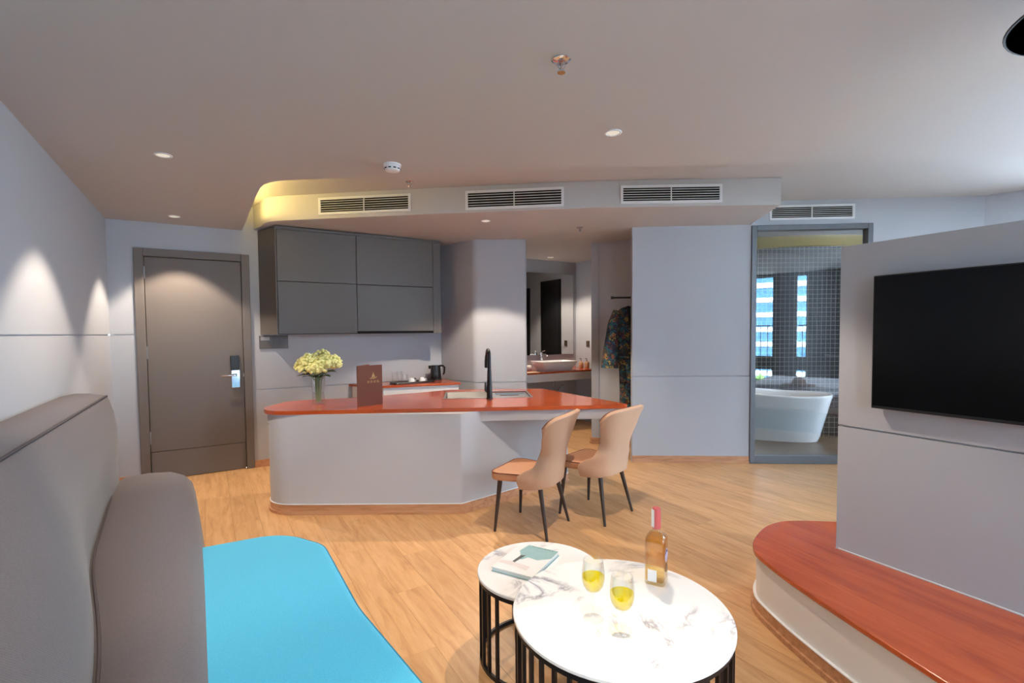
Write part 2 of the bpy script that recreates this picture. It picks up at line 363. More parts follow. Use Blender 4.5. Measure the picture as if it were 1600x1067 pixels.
skirting('baseboard_left', [AB(aw, bw), AB(4.3, bw)])
skirting('baseboard_entrance', [AB(aw, -.583), AB(aw, bw)])
skirting('baseboard_kitchen', [AB(aw, 1.3), AB(aw, .387)])
# bath / closet line
G0 = V((1.29, 5.28)); G1 = V((4.82, 5.28 - .062 * (4.82 - 1.29)))
def GL(x): return V((x, 5.28 - .062 * (x - 1.29)))
gx0 = onplane(1172, 540, G0, G1).x; gx1 = onplane(1363, 351, G0, G1).x
gz1 = onplane(1260, 351, G0, G1).z
wz = onplane(1080, 587.5, G0, G1).z
wall('wall_closet', GL(1.29), GL(gx0), -.01, zs, .09, (wz,))
skirting('baseboard_closet', [GL(gx0 - .005), GL(1.29)])
wall('wall_bath_head', GL(gx0), GL(gx1), gz1, 2.9, .12)
wall('wall_bath_side', GL(gx1), G1, -.01, 2.9, .12, (wz,))
wall('wall_bath_over_closet', GL(1.8), GL(gx0), zs + .3, 2.9, .12)
for n_, a_, b_, c_, d_ in (('wall_right', 0, .55, -.01, 2.9), ('wall_right_pier', 2.3, 2.5, -.01, 2.9), ('wall_right_sill', .55, 2.3, -.01, .4), ('wall_right_head', .55, 2.3, 2.46, 2.9)):
    mk(n_, prism([RWP(a_, 0), RWP(b_, 0), RWP(b_, .12), RWP(a_, .12)], c_, d_), WALL, kind='structure')
w = empty('window_6', RWP(1.4, .06) + (.4,)); w['kind'] = 'structure'
mk('window_frame', join(*[prism([RWP(a_, .04), RWP(b_, .04), RWP(b_, .09), RWP(a_, .09)], c_, d_) for a_, b_, c_, d_ in ((.55, .59, .4, 2.46), (2.26, 2.3, .4, 2.46), (1.40, 1.44, .44, 2.42), (.59, 2.26, .4, .44), (.59, 2.26, 2.42, 2.46))]), FRAMEB, w)
for a_, b_ in ((.59, 1.40), (1.44, 2.26)): mk('pane', prism([RWP(a_, .06), RWP(b_, .06), RWP(b_, .066), RWP(a_, .066)], .44, 2.42), PANE, w)
wall('wall_right_bedroom', (6.55, 3.3), AB(ar, br_), -.01, 2.9, .15)
# column
kc = onplane(688, 450, AB(5.88, 0), AB(5.88, 2))
colp = fillet([(kc.x, kc.y), (-.444, 5.89), (.18, 5.92), (.18, 6.6), (-.2, 6.9), (kc.x + .1, kc.y + .3)], [0, .12, .025, 0, 0, 0])
col = mk('column', prism(offset(colp, -.012), -.01, zs + .1), WALL, label='pale grey rounded column behind the island sink', cat='column')
for a, b in ((0, .815), (.823, zs - .002)): mk('panel', prism(colp, a, b), WALL, col)
# vanity nook
vw = 6.25
wall('wall_vanity', AB(vw, 2.4), AB(vw, 5.08), -.01, 2.9, .12, m=WALL)
vc = AB(vw, 5.07)
vr = lambda s: V((vc.x + .524 * s, vc.y - .851 * s))
wall('wall_vanity_right', vr(-.05), vr(2.4), -.01, 2.9, .12, inside=(0, 6.5))
mk('pillar', prism([(1.0, 6.2), (1.09, 6.185), (1.16, 6.6), (1.07, 6.62)], -.01, zs), WALL, label='slim grey wall end between vanity and robe niche', cat='pillar')
skirting('baseboard_pillar', [(1.09, 6.185), (1.0, 6.2), (1.0, 6.22)])
wall('wall_niche', (1.09, 6.2), (1.62, 5.87), -.01, zs, .06)
wall('wall_niche_right', (1.62, 5.87), (2.42, 5.85), -.01, zs, .06)
skirting('baseboard_niche', [(1.62, 5.87), (1.09, 6.2)])
# outer envelope: unseen shell added to keep outdoor light from leaking in
wall('wall_light_seal_far', (-4.0, 9.0), (6.0, 9.0), -.01, 2.95, .15)
wall('wall_light_seal_right', (5.25, 5.3), (5.25, 9.0), -.01, 2.95, .15)
wall('wall_light_seal_left', AB(6.1, -.9), AB(6.1 + 2.8, -.9), -.01, 2.95, .15)
mk('roof_light_seal', prism([tuple(AB(-2.15, -1.1)), tuple(AB(-2.15, 7.5)), (6.8, 3.4), (5.42, 5.2), (5.42, 9.2), (-5.6, 9.2), tuple(AB(6.3, -1.1))], 2.9, 3.1), WHITE, kind='structure')

# ------------------------------------------------------------------ setting: ceilings
edge = [AB(aw + .02, .33)] + [P(x, y, zc) for x, y in ((386, 342), (395, 318), (406, 294), (413, 288), (425, 284), (442, 282), (460, 281), (600, 274.5), (725, 267.5), (875, 262), (1000, 260), (1325, 252), (1600, 247))]
edge = [V(p[:2]) for p in edge]
edge_far = V((6.62, 3.16))
cpoly = [tuple(AB(aw + .02, bw - .05))] + [tuple(p) for p in edge] + [tuple(edge_far), tuple(AB(-1.95, 7.38)), tuple(AB(-1.95, bw - .05))]
mk('ceiling', prism(cpoly, zc, zc + .10), CEIL, kind='structure')
mk('ceiling_raised', prism([tuple(AB(-1.95, bw - .1)), tuple(AB(-1.95, 7.4)), (6.65, 3.35), (5.35, 4.75), (5.35, 9.05), (-5.2, 9.05), tuple(AB(6.1, -1.0))], zr, zr + .1), CEIL, kind='structure')
fas = [V(p) for p in ((-2.56, 5.09), (-2.38, 4.885), (-2.10, 4.815), (-.68, 4.612), (.72, 4.442), (2.385, 4.397))]
fasm = spline(fas[:3] + [fas[2] + (fas[3] - fas[2]) * .1], 6)[:-6] + fas[2:]
spoly = [tuple(AB(aw, .44))] + [tuple(p) for p in fasm] + [tuple(GL(2.5)), (2.5, 5.9), (2.6, 8.95), (-2.6, 8.95)]
mk('ceiling_soffit', prism(spoly, zs, zr - .002), CEIL, kind='structure')
# warm light strip hidden on top of the ceiling edge beside the entrance
LED = emit('led_strip_light', (1.0, .72, .22), 72)
lp = [edge[0] + (edge[1] - edge[0]) * .55, edge[1], edge[2], edge[3], edge[4], edge[5]]
lp = [p + V((-.055, -.03)) for p in lp]
mk('led_strip', strip(lp, 0, zc + .102, zc + .116, .02), LED, label='warm light strip hidden in the ceiling cove near the door', cat='light strip')

# ------------------------------------------------------------------ rear window wall (behind the camera, seen mirrored in the bath pane)
def bbox_ab(b0, b1, a0, a1, z0, z1): return prism([tuple(AB(a0, b0)), tuple(AB(a0, b1)), tuple(AB(a1, b1)), tuple(AB(a1, b0))], z0, z1)
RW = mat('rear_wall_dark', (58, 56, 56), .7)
bs = [bw - .15] + [v for w in WINS for v in w] + [br_ + .1]
for i in range(0, len(bs), 2):
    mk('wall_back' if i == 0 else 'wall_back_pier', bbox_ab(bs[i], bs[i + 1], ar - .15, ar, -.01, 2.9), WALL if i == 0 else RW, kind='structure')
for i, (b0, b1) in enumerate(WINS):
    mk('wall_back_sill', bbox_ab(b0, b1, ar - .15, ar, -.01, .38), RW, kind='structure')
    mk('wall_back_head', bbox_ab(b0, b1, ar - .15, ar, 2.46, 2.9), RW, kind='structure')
    w = empty('window_%d' % (i + 1), AB(ar - .08, (b0 + b1) / 2, .38)); w['kind'] = 'structure'
    f = .018 if b1 - b0 < .5 else .035
    fr = join(bbox_ab(b0, b0 + f, ar - .1, ar - .04, .38, 2.46), bbox_ab(b1 - f, b1, ar - .1, ar - .04, .38, 2.46), bbox_ab(b0 + f, b1 - f, ar - .1, ar - .04, 2.44, 2.46), bbox_ab(b0 + f, b1 - f, ar - .1, ar - .04, .38, .40))
    mk('window_frame', fr, FRAMEB, w)
    mk('transom', bbox_ab(b0 + f, b1 - f, ar - .1, ar - .04, .64, .90), FRAMEB, w)
    mk('pane', bbox_ab(b0 + f, b1 - f, ar - .073, ar - .067, .90, 2.44), PANE, w)
    mk('pane', bbox_ab(b0 + f, b1 - f, ar - .073, ar - .067, .40, .64), PANE, w)
    mk('safety_rail', bbox_ab(b0 - .04, b1 + .04, ar - .27, ar - .25, 1.49, 1.51), FRAMEB, w)
    k = 0
    while b0 + .08 + k * .13 < b1:
        mk('baluster', bbox_ab(b0 + .08 + k * .13, b0 + .092 + k * .13, ar - .265, ar - .253, .4, 1.49), FRAMEB, w); k += 1

# ------------------------------------------------------------------ downlights and spot lamps
LENS = emit('lamp_lens', (1.0, .88, .72), .7)
def downlight(x, y, z, label, watts, size=85, blend=.25, col=WARM, name='downlight', aim=None):
    o = empty(name, (x, y, z - .004), 0, label, 'downlight', 'recessed ceiling downlights')
    c = (x, y, z)
    mk('trim_ring', lathe([(.047, -.004), (.040, -.006), (.036, -.001), (.034, .0), (.047, .0)], 24, c, True), WHITE, o)
    mk('lens', cyl(.034, -.0025, -.0015, c, 20), LENS, o)
    l = bpy.data.lights.new('lamp', 'SPOT'); l.energy = watts; l.spot_size = R(size); l.spot_blend = blend; l.color = col; l.shadow_soft_size = .025
    lo = bpy.data.objects.new('lamp', l); COL.objects.link(lo); lo.parent = o; lo.matrix_parent_inverse = PW[o.name].inverted(); lo.location = (x, y, z - .012)
    if aim: lo.rotation_euler = (V(aim) - V((x, y, z))).to_track_quat('-Z', 'Y').to_euler()
    return o
p = P(255, 242, zc); downlight(p.x, p.y, zc, 'round recessed downlight lighting the sofa wall near the front', 120, 91, .3)
p = P(272, 338, zc); downlight(p.x, p.y, zc, 'round recessed downlight in front of the entrance door', 120, 89, .3)
p = P(958, 207, zc); downlight(p.x, p.y, zc, 'round recessed downlight in the ceiling in front of the air vents', 105, 100, .25)
p = P(759, 345, zs); downlight(p.x, p.y, zs, 'round recessed downlight in the soffit above the sink', 150, 105, .2)
p = P(860, 402, zs); downlight(p.x, p.y, zs, 'round recessed downlight over the vanity basin', 100, 110, .4)
downlight(.32, .92, zc, 'round recessed downlight above the coffee tables', 170, 48, .55)
downlight(-.75, 1.0, zc, 'round recessed downlight above the turquoise sofa seat', 95, 120, .8)

# ------------------------------------------------------------------ entrance door
def dwall(b0, b1, o0, o1, z0, z1): return bbox_ab(b0, b1, aw - o1, aw - o0, z0, z1)    # o = how far it stands proud of the door wall
d = empty('door_1', AB(aw, -.1, 0)); d['kind'] = 'structure'
mk('door_frame', join(dwall(-.583, -.508, -.10, .022, 0, 2.25), dwall(.312, .387, -.10, .022, 0, 2.25), dwall(-.508, .312, -.10, .022, 2.175, 2.25)), DOORM, d, bevel=.004)
mk('door_leaf', dwall(-.503, .307, -.055, -.012, .281, 2.17), DOORM, d)
mk('kick_panel', dwall(-.503, .307, -.055, -.012, .006, .276), DOORM, d)
mk('door_gap', dwall(-.508, .312, -.10, -.056, 0, 2.175), GAP, d)
for z in (.42, 1.25, 2.02): mk('hinge', dwall(-.512, -.500, -.016, .0, z - .06, z + .06), STEEL, d)
r_ = mk('card_reader', dwall(.188, .266, -.012, .016, 1.05, 1.20), BPLAST, d, bevel=.004)
lk = mk('lock_plate', dwall(.193, .272, -.012, .012, .865, 1.05), CHROME, d, bevel=.004)
hp = [AB(aw + .0, .232, 1.0), AB(aw - .05, .232, 1.0), AB(aw - .056, .21, 1.0), AB(aw - .056, .11, 1.0)]
mk('handle', tube([AB(aw, .232, .998), AB(aw - .045, .232, .998), AB(aw - .056, .225, .998), AB(aw - .058, .21, .998), AB(aw - .056, .105, .996)], [.010, .010, .010, .009, .008], 10), CHROME, lk)
mk('keyhole_cover', dwall(.222, .244, .0121, .0145, .985, 1.012), BPLAST, lk)
mk('strike', dwall(.303, .318, -.012, .004, .975, 1.01), STEEL, d)
# switch panel under the cabinet
sw = empty('switch_panel', AB(aw, .6, 1.26), 0, 'dark grey switch panel on the wall under the grey cabinet', 'switch panel')
mk('plate', dwall(.46, .742, .001, .012, 1.262, 1.404), CABM, sw, bevel=.003)
mk('key_slot', dwall(.475, .56, .0121, .017, 1.352, 1.39), mat('slot_grey', (150, 145, 140), .4), sw)
for i in range(3): mk('switch_button', dwall(.585 + i * .05, .628 + i * .05, .0121, .0155, 1.30, 1.375), mat('button_grey', (74, 71, 70), .4) if i == 0 else bpy.data.materials['button_grey'], sw)

# ------------------------------------------------------------------ wall cabinet
cf = 5.5
cabL = onplane(432, 450, AB(cf, 0), AB(cf, 2)); bl = BX.dot(V(cabL[:2])); brt = BX.dot(V(onplane(689, 450, AB(cf, 0), AB(cf, 2))[:2]))
backl = .475
cab = empty('wall_cabinet', AB(aw, 1.4, 1.42), 0, 'long dark grey wall cabinet above the kitchenette counter', 'cabinet')
cbot, ctop = 1.415, zs - .012
body = [tuple(AB(cf + .02, bl)), tuple(AB(cf + .02, brt)), tuple(AB(aw - .002, brt + .02)), tuple(AB(aw - .002, backl))]
mk('body', prism(body, cbot, ctop), CABM, cab)
mid = 1.40; zmid = 1.955
def cface(b0, b1, z0, z1, o=0.0): return prism([tuple(AB(cf - .0, b0)), tuple(AB(cf - .0, b1)), tuple(AB(cf + .019, b1)), tuple(AB(cf + .019, b0))], z0, z1)
mk('end_panel', prism([tuple(AB(cf - .002, bl - .004)), tuple(AB(cf - .002, bl + .006)), tuple(AB(cf + .019, bl + .006)), tuple(AB(cf + .019, bl - .004))], cbot, ctop), CABM, cab)
for b0, b1 in ((bl + .012, mid - .003), (mid + .003, brt - .10)):
    mk('cabinet_door', cface(b0, b1, zmid + .003, ctop - .03), CABM, cab, bevel=.0015)
    mk('cabinet_door', cface(b0, b1, cbot + (.006 if b0 < 1 else .028), zmid - .003), CABM, cab, bevel=.0015)
mk('top_rail', cface(bl + .006, brt, ctop - .027, ctop), CABM, cab)
mk('end_filler', cface(brt - .097, brt, cbot, ctop - .03), CABM, cab)
mk('gap_lining', prism([tuple(AB(cf + .0192, bl + .007)), tuple(AB(cf + .0192, brt - .097)), tuple(AB(cf + .0198, brt - .097)), tuple(AB(cf + .0198, bl + .007))], cbot, ctop - .03), GAP, cab)

# ------------------------------------------------------------------ kitchenette shelf counter
kz = .83
kl = onplane(545, 600, AB(aw, 0), AB(aw, 2)); kf = P(598, 603, kz); kr = P(720, 597.5, kz)
kpoly = [tuple(AB(aw - .002, BX.dot(V(kl[:2])))), (kf.x, kf.y), (kr.x, kr.y), (kc.x, kc.y)]
kb = empty('kitchenette_counter', (kf.x + .4, kf.y + .3, 0), 0, 'small wedge shaped counter with wooden top under the wall cabinet', 'counter')
mk('cabinet_body', prism(offset(kpoly, -.02), 0, kz - .026), WHITE, kb)
mk('worktop', prism(kpoly, kz - .025, kz), REDW, kb, bevel=.003)
# tray, glasses, cups, kettle
def at(x, y, z): return P(x, y, z)
tr = at(648, 597.2, kz + .003)
ta = math.atan2(.569, .822)
trayo = empty('tray', (tr.x, tr.y, kz), 0, 'black rectangular serving tray on the kitchenette counter', 'tray')
tm = M.Translation((tr.x, tr.y, kz)) @ M.Rotation(ta, 4, 'Z')
mk('tray_base', xf(prism(fillet([(-.28, -.09), (.22, -.09), (.22, .09), (-.28, .09)], .03), .0005, .008), tm), BPLAST, trayo)
rim = fillet([(-.28, -.09), (.22, -.09), (.22, .09), (-.28, .09)], .03)
mk('tray_rim', xf(tube([(x, y, .012) for x, y in rim], .008, 6, True), tm), BPLAST, trayo)
def glass_tumbler(x, y, z, r, h, label, g):
    o = empty('drinking_glass', (x, y, z), 0, label, 'glass', g)
    mk('glass_wall', lathe([(0.0, .001), (r * .85, .001), (r, h), (r - .002, h), (r * .85 - .002, .008), (0, .008)], 20, (x, y, z)), GLASS, o); return o
def traypt(u, v): q = tm @ V((u, v, .009)); return q
for (u, v, h, l) in ((-.235, .045, .125, 'tall clear drinking glass at the back left of the tray'), (-.165, .05, .13, 'tall clear drinking glass behind the short one on the tray'), (-.13, -.03, .095, 'short clear drinking glass in front on the black tray')):
    q = traypt(u, v); glass_tumbler(q.x, q.y, q.z, .03, h, l, 'glasses on the tray')
for (u, l) in ((-.055, 'upturned white cup on the tray next to the short glass'), (.08, 'upturned white cup on the tray nearest the kettle')):
    q = traypt(u, -.035); c = empty('cup', q, 0, l, 'cup', 'white cups on the tray')
    mk('cup_bowl', lathe([(.042, 0), (.040, .02), (.032, .042), (.02, .05), (.02, .054), (.0, .054)], 20, q), PORC, c)
    mk('handle', tube([q + V((.036, -.01, .012)), q + V((.055, -.016, .014)), q + V((.055, -.016, .03)), q + V((.034, -.01, .036))], .004, 6), PORC, c)
for u, cc in ((.0, (70, 30, 34)), (.02, (40, 30, 28)), (.14, (36, 32, 30))):
    q = traypt(u, .03); mk('sachet', xf(box(-.006, .006, -.03, .03, 0, .04), M.Translation(q)), mat('sachet_paper', cc, .5), label={0.0: 'dark red tea sachet standing between the two cups', .02: 'brown coffee sachet standing between the two cups', .14: 'dark sachet at the kettle end of the tray'}[u], cat='sachet', group='sachets on the tray')
kp = at(681, 593.6, kz)
ke = empty('kettle', kp, 0, 'black electric kettle with steel band on the kitchenette counter', 'kettle')
mk('kettle_base', cyl(.075, .0005, .018, kp), BPLAST, ke)
mk('kettle_body', lathe([(.068, .02), (.07, .03), (.06, .17), (.058, .185), (.0, .19)], 28, kp), BPLAST, ke)
mk('kettle_handle', tube([kp + V((.055, -.02, .18)), kp + V((.095, -.03, .18)), kp + V((.115, -.035, .16)), kp + V((.11, -.035, .09)), kp + V((.095, -.03, .07))], [.012, .013, .013, .011, .008], 10), BPLAST, ke)
mk('spout', xf(prism([(-.02, -.02), (.02, -.02), (.0, .03)], .14, .18), M.Translation(kp + V((-.062, .01, 0))) @ M.Rotation(1.5, 4, 'Z')), BPLAST, ke)
mk('steel_band', xf(prism([(-.012, 0), (.012, 0), (.012, .004), (-.012, .004)], .03, .165), M.Translation(kp + V((-.004, -.071, 0))) @ M.Rotation(-.05, 4, 'X')), mat('dark_steel', (84, 84, 86), .3, .9), ke)

# ------------------------------------------------------------------ island
iz = .82
ctr = [P(985, 632, iz), V((-2.06, 3.79, 0)), V((-2.0, 4.40, 0)), P(548, 621.5, iz), P(652, 613.6, iz), P(702, 609, iz), P(846, 607, iz)]
ctr = [(p.x, p.y) for p in ctr]
cout = fillet(ctr, [.03, .42, .18, 0, 0, .1, .06], 10)
sk = [P(692, 623.7, iz), P(834, 620.8, iz), P(824, 611.3, iz), P(696, 612.2, iz)]
skc = V((sum(p.x for p in sk) / 4, sum(p.y for p in sk) / 4)); ska = math.atan2(sk[1].y - sk[0].y, sk[1].x - sk[0].x)
skw, skd = .82, .50
def skp(u, v): return (skc.x + u * cos(ska) - v * sin(ska), skc.y + u * sin(ska) + v * cos(ska))
hole = [skp(-skw / 2 + .012, -skd / 2 + .012), skp(skw / 2 - .012, -skd / 2 + .012), skp(skw / 2 - .012, skd / 2 - .012), skp(-skw / 2 + .012, skd / 2 - .012)]
if area2(cout) * area2(hole) > 0: hole = hole[::-1]
# keyhole outline: nearest vertex pair
bi = min(((i, j) for i in range(len(cout)) for j in range(4)), key=lambda ij: (V(cout[ij[0]]) - V(hole[ij[1]])).length)
key = cout[:bi[0] + 1] + hole[bi[1]:] + hole[:bi[1] + 1] + cout[bi[0]:]
mk('island_worktop', prism(key, iz - .03, iz), REDW, label='reddish wooden worktop of the kitchen island with sink cutout', cat='worktop')
hw0, hd0 = skw / 2 - .004, skd / 2 - .004
c1 = P(722, 803, 0); c2 = P(842, 766, 0); c2b = c1 + (c2 - c1) * 1.5
bfront = offset(ctr, -.03)
bod = [(c2b.x, c2b.y), (c1.x, c1.y), bfront[1], bfront[2], bfront[3], bfront[4], bfront[5], (.12, 5.04)]
bod[1] = (c1.x, c1.y + .01)
bout = fillet(bod, [.05, .03, .40, .16, 0, 0, .08, .05], 10)
isl = empty('kitchen_island', (-.5, 4.3, 0), 0, 'pale grey curved kitchen island with angled knee recess', 'island')
bh_ = [skp(-hw0, -hd0), skp(hw0, -hd0), skp(hw0, hd0), skp(-hw0, hd0)]
if area2(bout) * area2(bh_) > 0: bh_ = bh_[::-1]
bj = min(((i, j) for i in range(len(bout)) for j in range(4)), key=lambda ij: (V(bout[ij[0]]) - V(bh_[ij[1]])).length)
mk('island_body', prism(bout[:bj[0] + 1] + bh_[bj[1]:] + bh_[:bj[1] + 1] + bout[bj[0]:], .07, iz - .031), ISL, isl)
mk('apron', prism(offset(cout, -.025), .705, iz - .031, top=False), ISL, isl)
mk('island_skirting', join(prism(offset(bout, .004), .0005, .078), prism(offset(bout, .013), .0005, .024)), BASEB, isl)
mk('skirting_bead', prism(offset(bout, .006), .078, .083), WHITE, isl)
# sink
s = empty('sink', (skc.x, skc.y, iz), 0, 'stainless steel inset sink with drainboard in the island', 'sink')
sm = M.Translation((skc.x, skc.y, iz)) @ M.Rotation(ska, 4, 'Z')
def ring(x0, x1, y0, y1, X0, X1, Y0, Y1, z0, z1):
    return join(box(x0, X0, y0, y1, z0, z1), box(X1, x1, y0, y1, z0, z1), box(X0, X1, y0, Y0, z0, z1), box(X0, X1, Y1, y1, z0, z1))
hw, hd = skw / 2, skd / 2
mk('sink_rim', xf(ring(-hw, hw, -hd, hd, -hw + .02, hw - .02, -hd + .02, hd - .02, .0006, .004), sm), STEEL, s)
def openbox(x0, x1, y0, y1, z0, z1):
    v, f = box(x0, x1, y0, y1, z0, z1); return v, f[:-1]
mk('basin', xf(openbox(-hw + .021, .03, -hd + .021, hd - .021, -.17, .003), sm), mat('basin_steel', (92, 91, 90), .5, .7), s, solid=.0015)
mk('drainboard', xf(join(box(.05, hw - .021, -hd + .021, hd - .021, -.012, -.008), box(.03, .05, -hd + .02, hd - .02, -.002, .004)), sm), STEEL, s)
mk('drain_slot', xf(box(.12, .30, -.02, .01, -.0079, -.006), sm), GAP, s)
for i in range(5): mk('drain_rib', xf(box(.08, hw - .04, .05 + i * .03, .056 + i * .03, -.0079, -.004), sm), STEEL, s)
# faucet (black, tall, spring body)
fp = P(765, 622.5, iz); fp = V((fp.x, fp.y, iz))
fa = empty('faucet', fp, 0, 'tall matt black kitchen faucet at the island sink', 'faucet')
mk('faucet_base', lathe([(.030, .0005), (.030, .006), (.026, .01), (.024, .12), (.020, .2), (.018, .26)], 20, fp), BPLAST, fa)
mk('spout', tube(spline([fp + V((0, 0, .24)), fp + V((0, 0, .36)), fp + V((-.004, .01, .415)), fp + V((-.012, .05, .435)), fp + V((-.02, .10, .425)), fp + V((-.026, .125, .38))], 6), .0165, 12), BPLAST, fa)
mk('spray_head', tube([fp + V((-.026, .125, .385)), fp + V((-.028, .128, .33)), fp + V((-.030, .13, .27))], [.018, .022, .020], 12), BPLAST, fa)
mk('lever', tube([fp + V((-.02, 0, .06)), fp + V((-.034, 0, .075)), fp + V((-.036, 0, .145))], [.012, .012, .008], 8), BPLAST, fa)
# vase of flowers
vp = P(498, 631, iz); vp.z = iz
va = empty('flower_vase', vp, 0, 'clear glass vase with cream hydrangea flowers on the island', 'vase')
mk('vase_glass', lathe([(.0, .001), (.052, .001), (.055, .01), (.052, .1), (.058, .235), (.054, .235), (.048, .1), (.05, .014), (.0, .014)], 28, vp), GLASS, va)
mk('water', lathe([(0, .016), (.047, .016), (.047, .1), (0, .1)], 20, vp), thin_glass('vase_water', (.95, .96, .94), .03, .15), va)
random.seed(3)
heads = [(-.13, 0, .325, .062), (-.05, -.05, .365, .07), (.03, .03, .385, .075), (.02, -.08, .315, .082), (.13, 0, .345, .07), (-.05, .07, .345, .07), (.08, -.04, .35, .06), (-.09, -.04, .30, .05)]
for hx, hy, hz, hr in heads:
    parts = [ico(hr * .8, (hx, hy, hz), 1)]
    for k in range(85):
        t = random.uniform(0, 2 * pi); q = random.uniform(-.45, 1); w = math.sqrt(1 - q * q); n = V((w * cos(t), w * sin(t), q))
        c = V((hx, hy, hz)) + n * hr * random.uniform(.85, 1.02)
        parts.append(ico(random.uniform(.011, .016), c, 1))
    fh = mk('flower_head', shift(join(*parts), vp), FLOW, va, smooth=60)
    mk('stem', tube([vp + V((hx * .12, hy * .12, .02)), vp + V((hx * .2, hy * .2, .2)), vp + V((hx * .8, hy * .8, hz - .03))], .005, 6), STEMM, va)
def leaf(base, dirv, L, Wd, droop=.3):
    dirv = V(dirv).normalized(); side = dirv.cross(V((0, 0, 1))).normalized(); vs = []; fs = []; n = 7
    for i in range(n + 1):
        t = i / n; c = V(base) + dirv * L * t + V((0, 0, -droop * L * t * t)); w = Wd * sin(pi * min(.98, t * .93 + .05)) ** .8
        up = V((0, 0, .18 * w)); vs += [c + side * w + up, c, c - side * w + up]
    for i in range(n): a = i * 3; fs += [(a, a + 1, a + 4, a + 3), (a + 1, a + 2, a + 5, a + 4)]
    return vs, fs
for k in range(13):
    t = k * 2.4; e = random.uniform(-.1, .35)
    mk('leaf', shift(leaf((.03 * cos(t), .03 * sin(t), random.uniform(.22, .28)), (cos(t), sin(t), e + .2), random.uniform(.10, .16), .032), vp), LEAFM, va, solid=.001, smooth=60)
# menu card
m0 = P(559.5, 636.2, iz); m1 = P(598, 631.4, iz); m0.z = m1.z = 0
mt = (m1 - m0).normalized(); mn = V((mt.y, -mt.x, 0))
if mn.y > 0: mn = -mn
mw = (m1 - m0).length; mh = .335
mo = empty('menu_card', ((m0.x + m1.x) / 2, (m0.y + m1.y) / 2, iz), 0, 'brown folded menu card with gold boat emblem on the island', 'menu card')
def mq(u, off, z): q = m0 + mt * u + mn * off; return V((q.x, q.y, iz + z))
mk('front_cover', ([mq(0, 0, .001), mq(mw, 0, .001), mq(mw, -.006, .001), mq(0, -.006, .001), mq(0, 0, mh), mq(mw, 0, mh), mq(mw, -.006, mh), mq(0, -.006, mh)], [(0, 1, 2, 3), (4, 5, 6, 7), (0, 1, 5, 4), (1, 2, 6, 5), (2, 3, 7, 6), (3, 0, 4, 7)]), MENU, mo)
mk('back_cover', ([mq(0, -.0065, .001), mq(mw * .8, -.13, .001), mq(mw * .8, -.136, .001), mq(0, -.013, .001), mq(0, -.0065, mh), mq(mw * .8, -.13, mh), mq(mw * .8, -.136, mh), mq(0, -.013, mh)], [(0, 1, 2, 3), (4, 5, 6, 7), (0, 1, 5, 4), (1, 2, 6, 5), (2, 3, 7, 6), (3, 0, 4, 7)]), MENU, mo)
def decal(name, polys, mat_, parent, off=.0006):
    vs = []; fs = []
    for pl_ in polys:
        k = len(vs); vs += [mq(u, off, z) for u, z in pl_]; fs.append(tuple(range(k, k + len(pl_))))
    return mk(name, (vs, fs), mat_, parent, smooth=0)
u0 = mw * .62; z0 = mh * .63
decal('gold_emblem', [[(u0 - .012, z0 + .028), (u0 + .004, z0 + .028), (u0 + .004, z0 + .068)], [(u0 + .007, z0 + .028), (u0 + .017, z0 + .028), (u0 + .007, z0 + .058)], [(u0 - .02, z0 + .022), (u0 + .022, z0 + .022), (u0 + .026, z0 + .025), (u0 - .012, z0 + .026)],
                      [(u0 - .03, z0 + .012), (u0 + .014, z0 + .012), (u0 + .03, z0 + .018), (u0 + .04, z0 + .03), (u0 + .036, z0 + .03), (u0 + .026, z0 + .02), (u0 + .012, z0 + .017), (u0 - .03, z0 + .017)]], GOLD, mo)
gl = []
for i in range(8):
    a = u0 - .052 + i * .0145; gl.append([(a, z0 - .022), (a + .0022, z0 - .022), (a + .0022, z0 - .002), (a, z0 - .002)])
    if i % 2 == 0: gl.append([(a + .0068, z0 - .022), (a + .009, z0 - .022), (a + .009, z0 - .002), (a + .0068, z0 - .002)])
    b = (.012, .003, .019)[i % 3]; gl.append([(a + .0022, z0 - .022 + b - .002), (a + .0068, z0 - .022 + b - .002), (a + .0068, z0 - .022 + b), (a + .0022, z0 - .022 + b)])
decal('gold_lettering', gl, GOLD, mo)

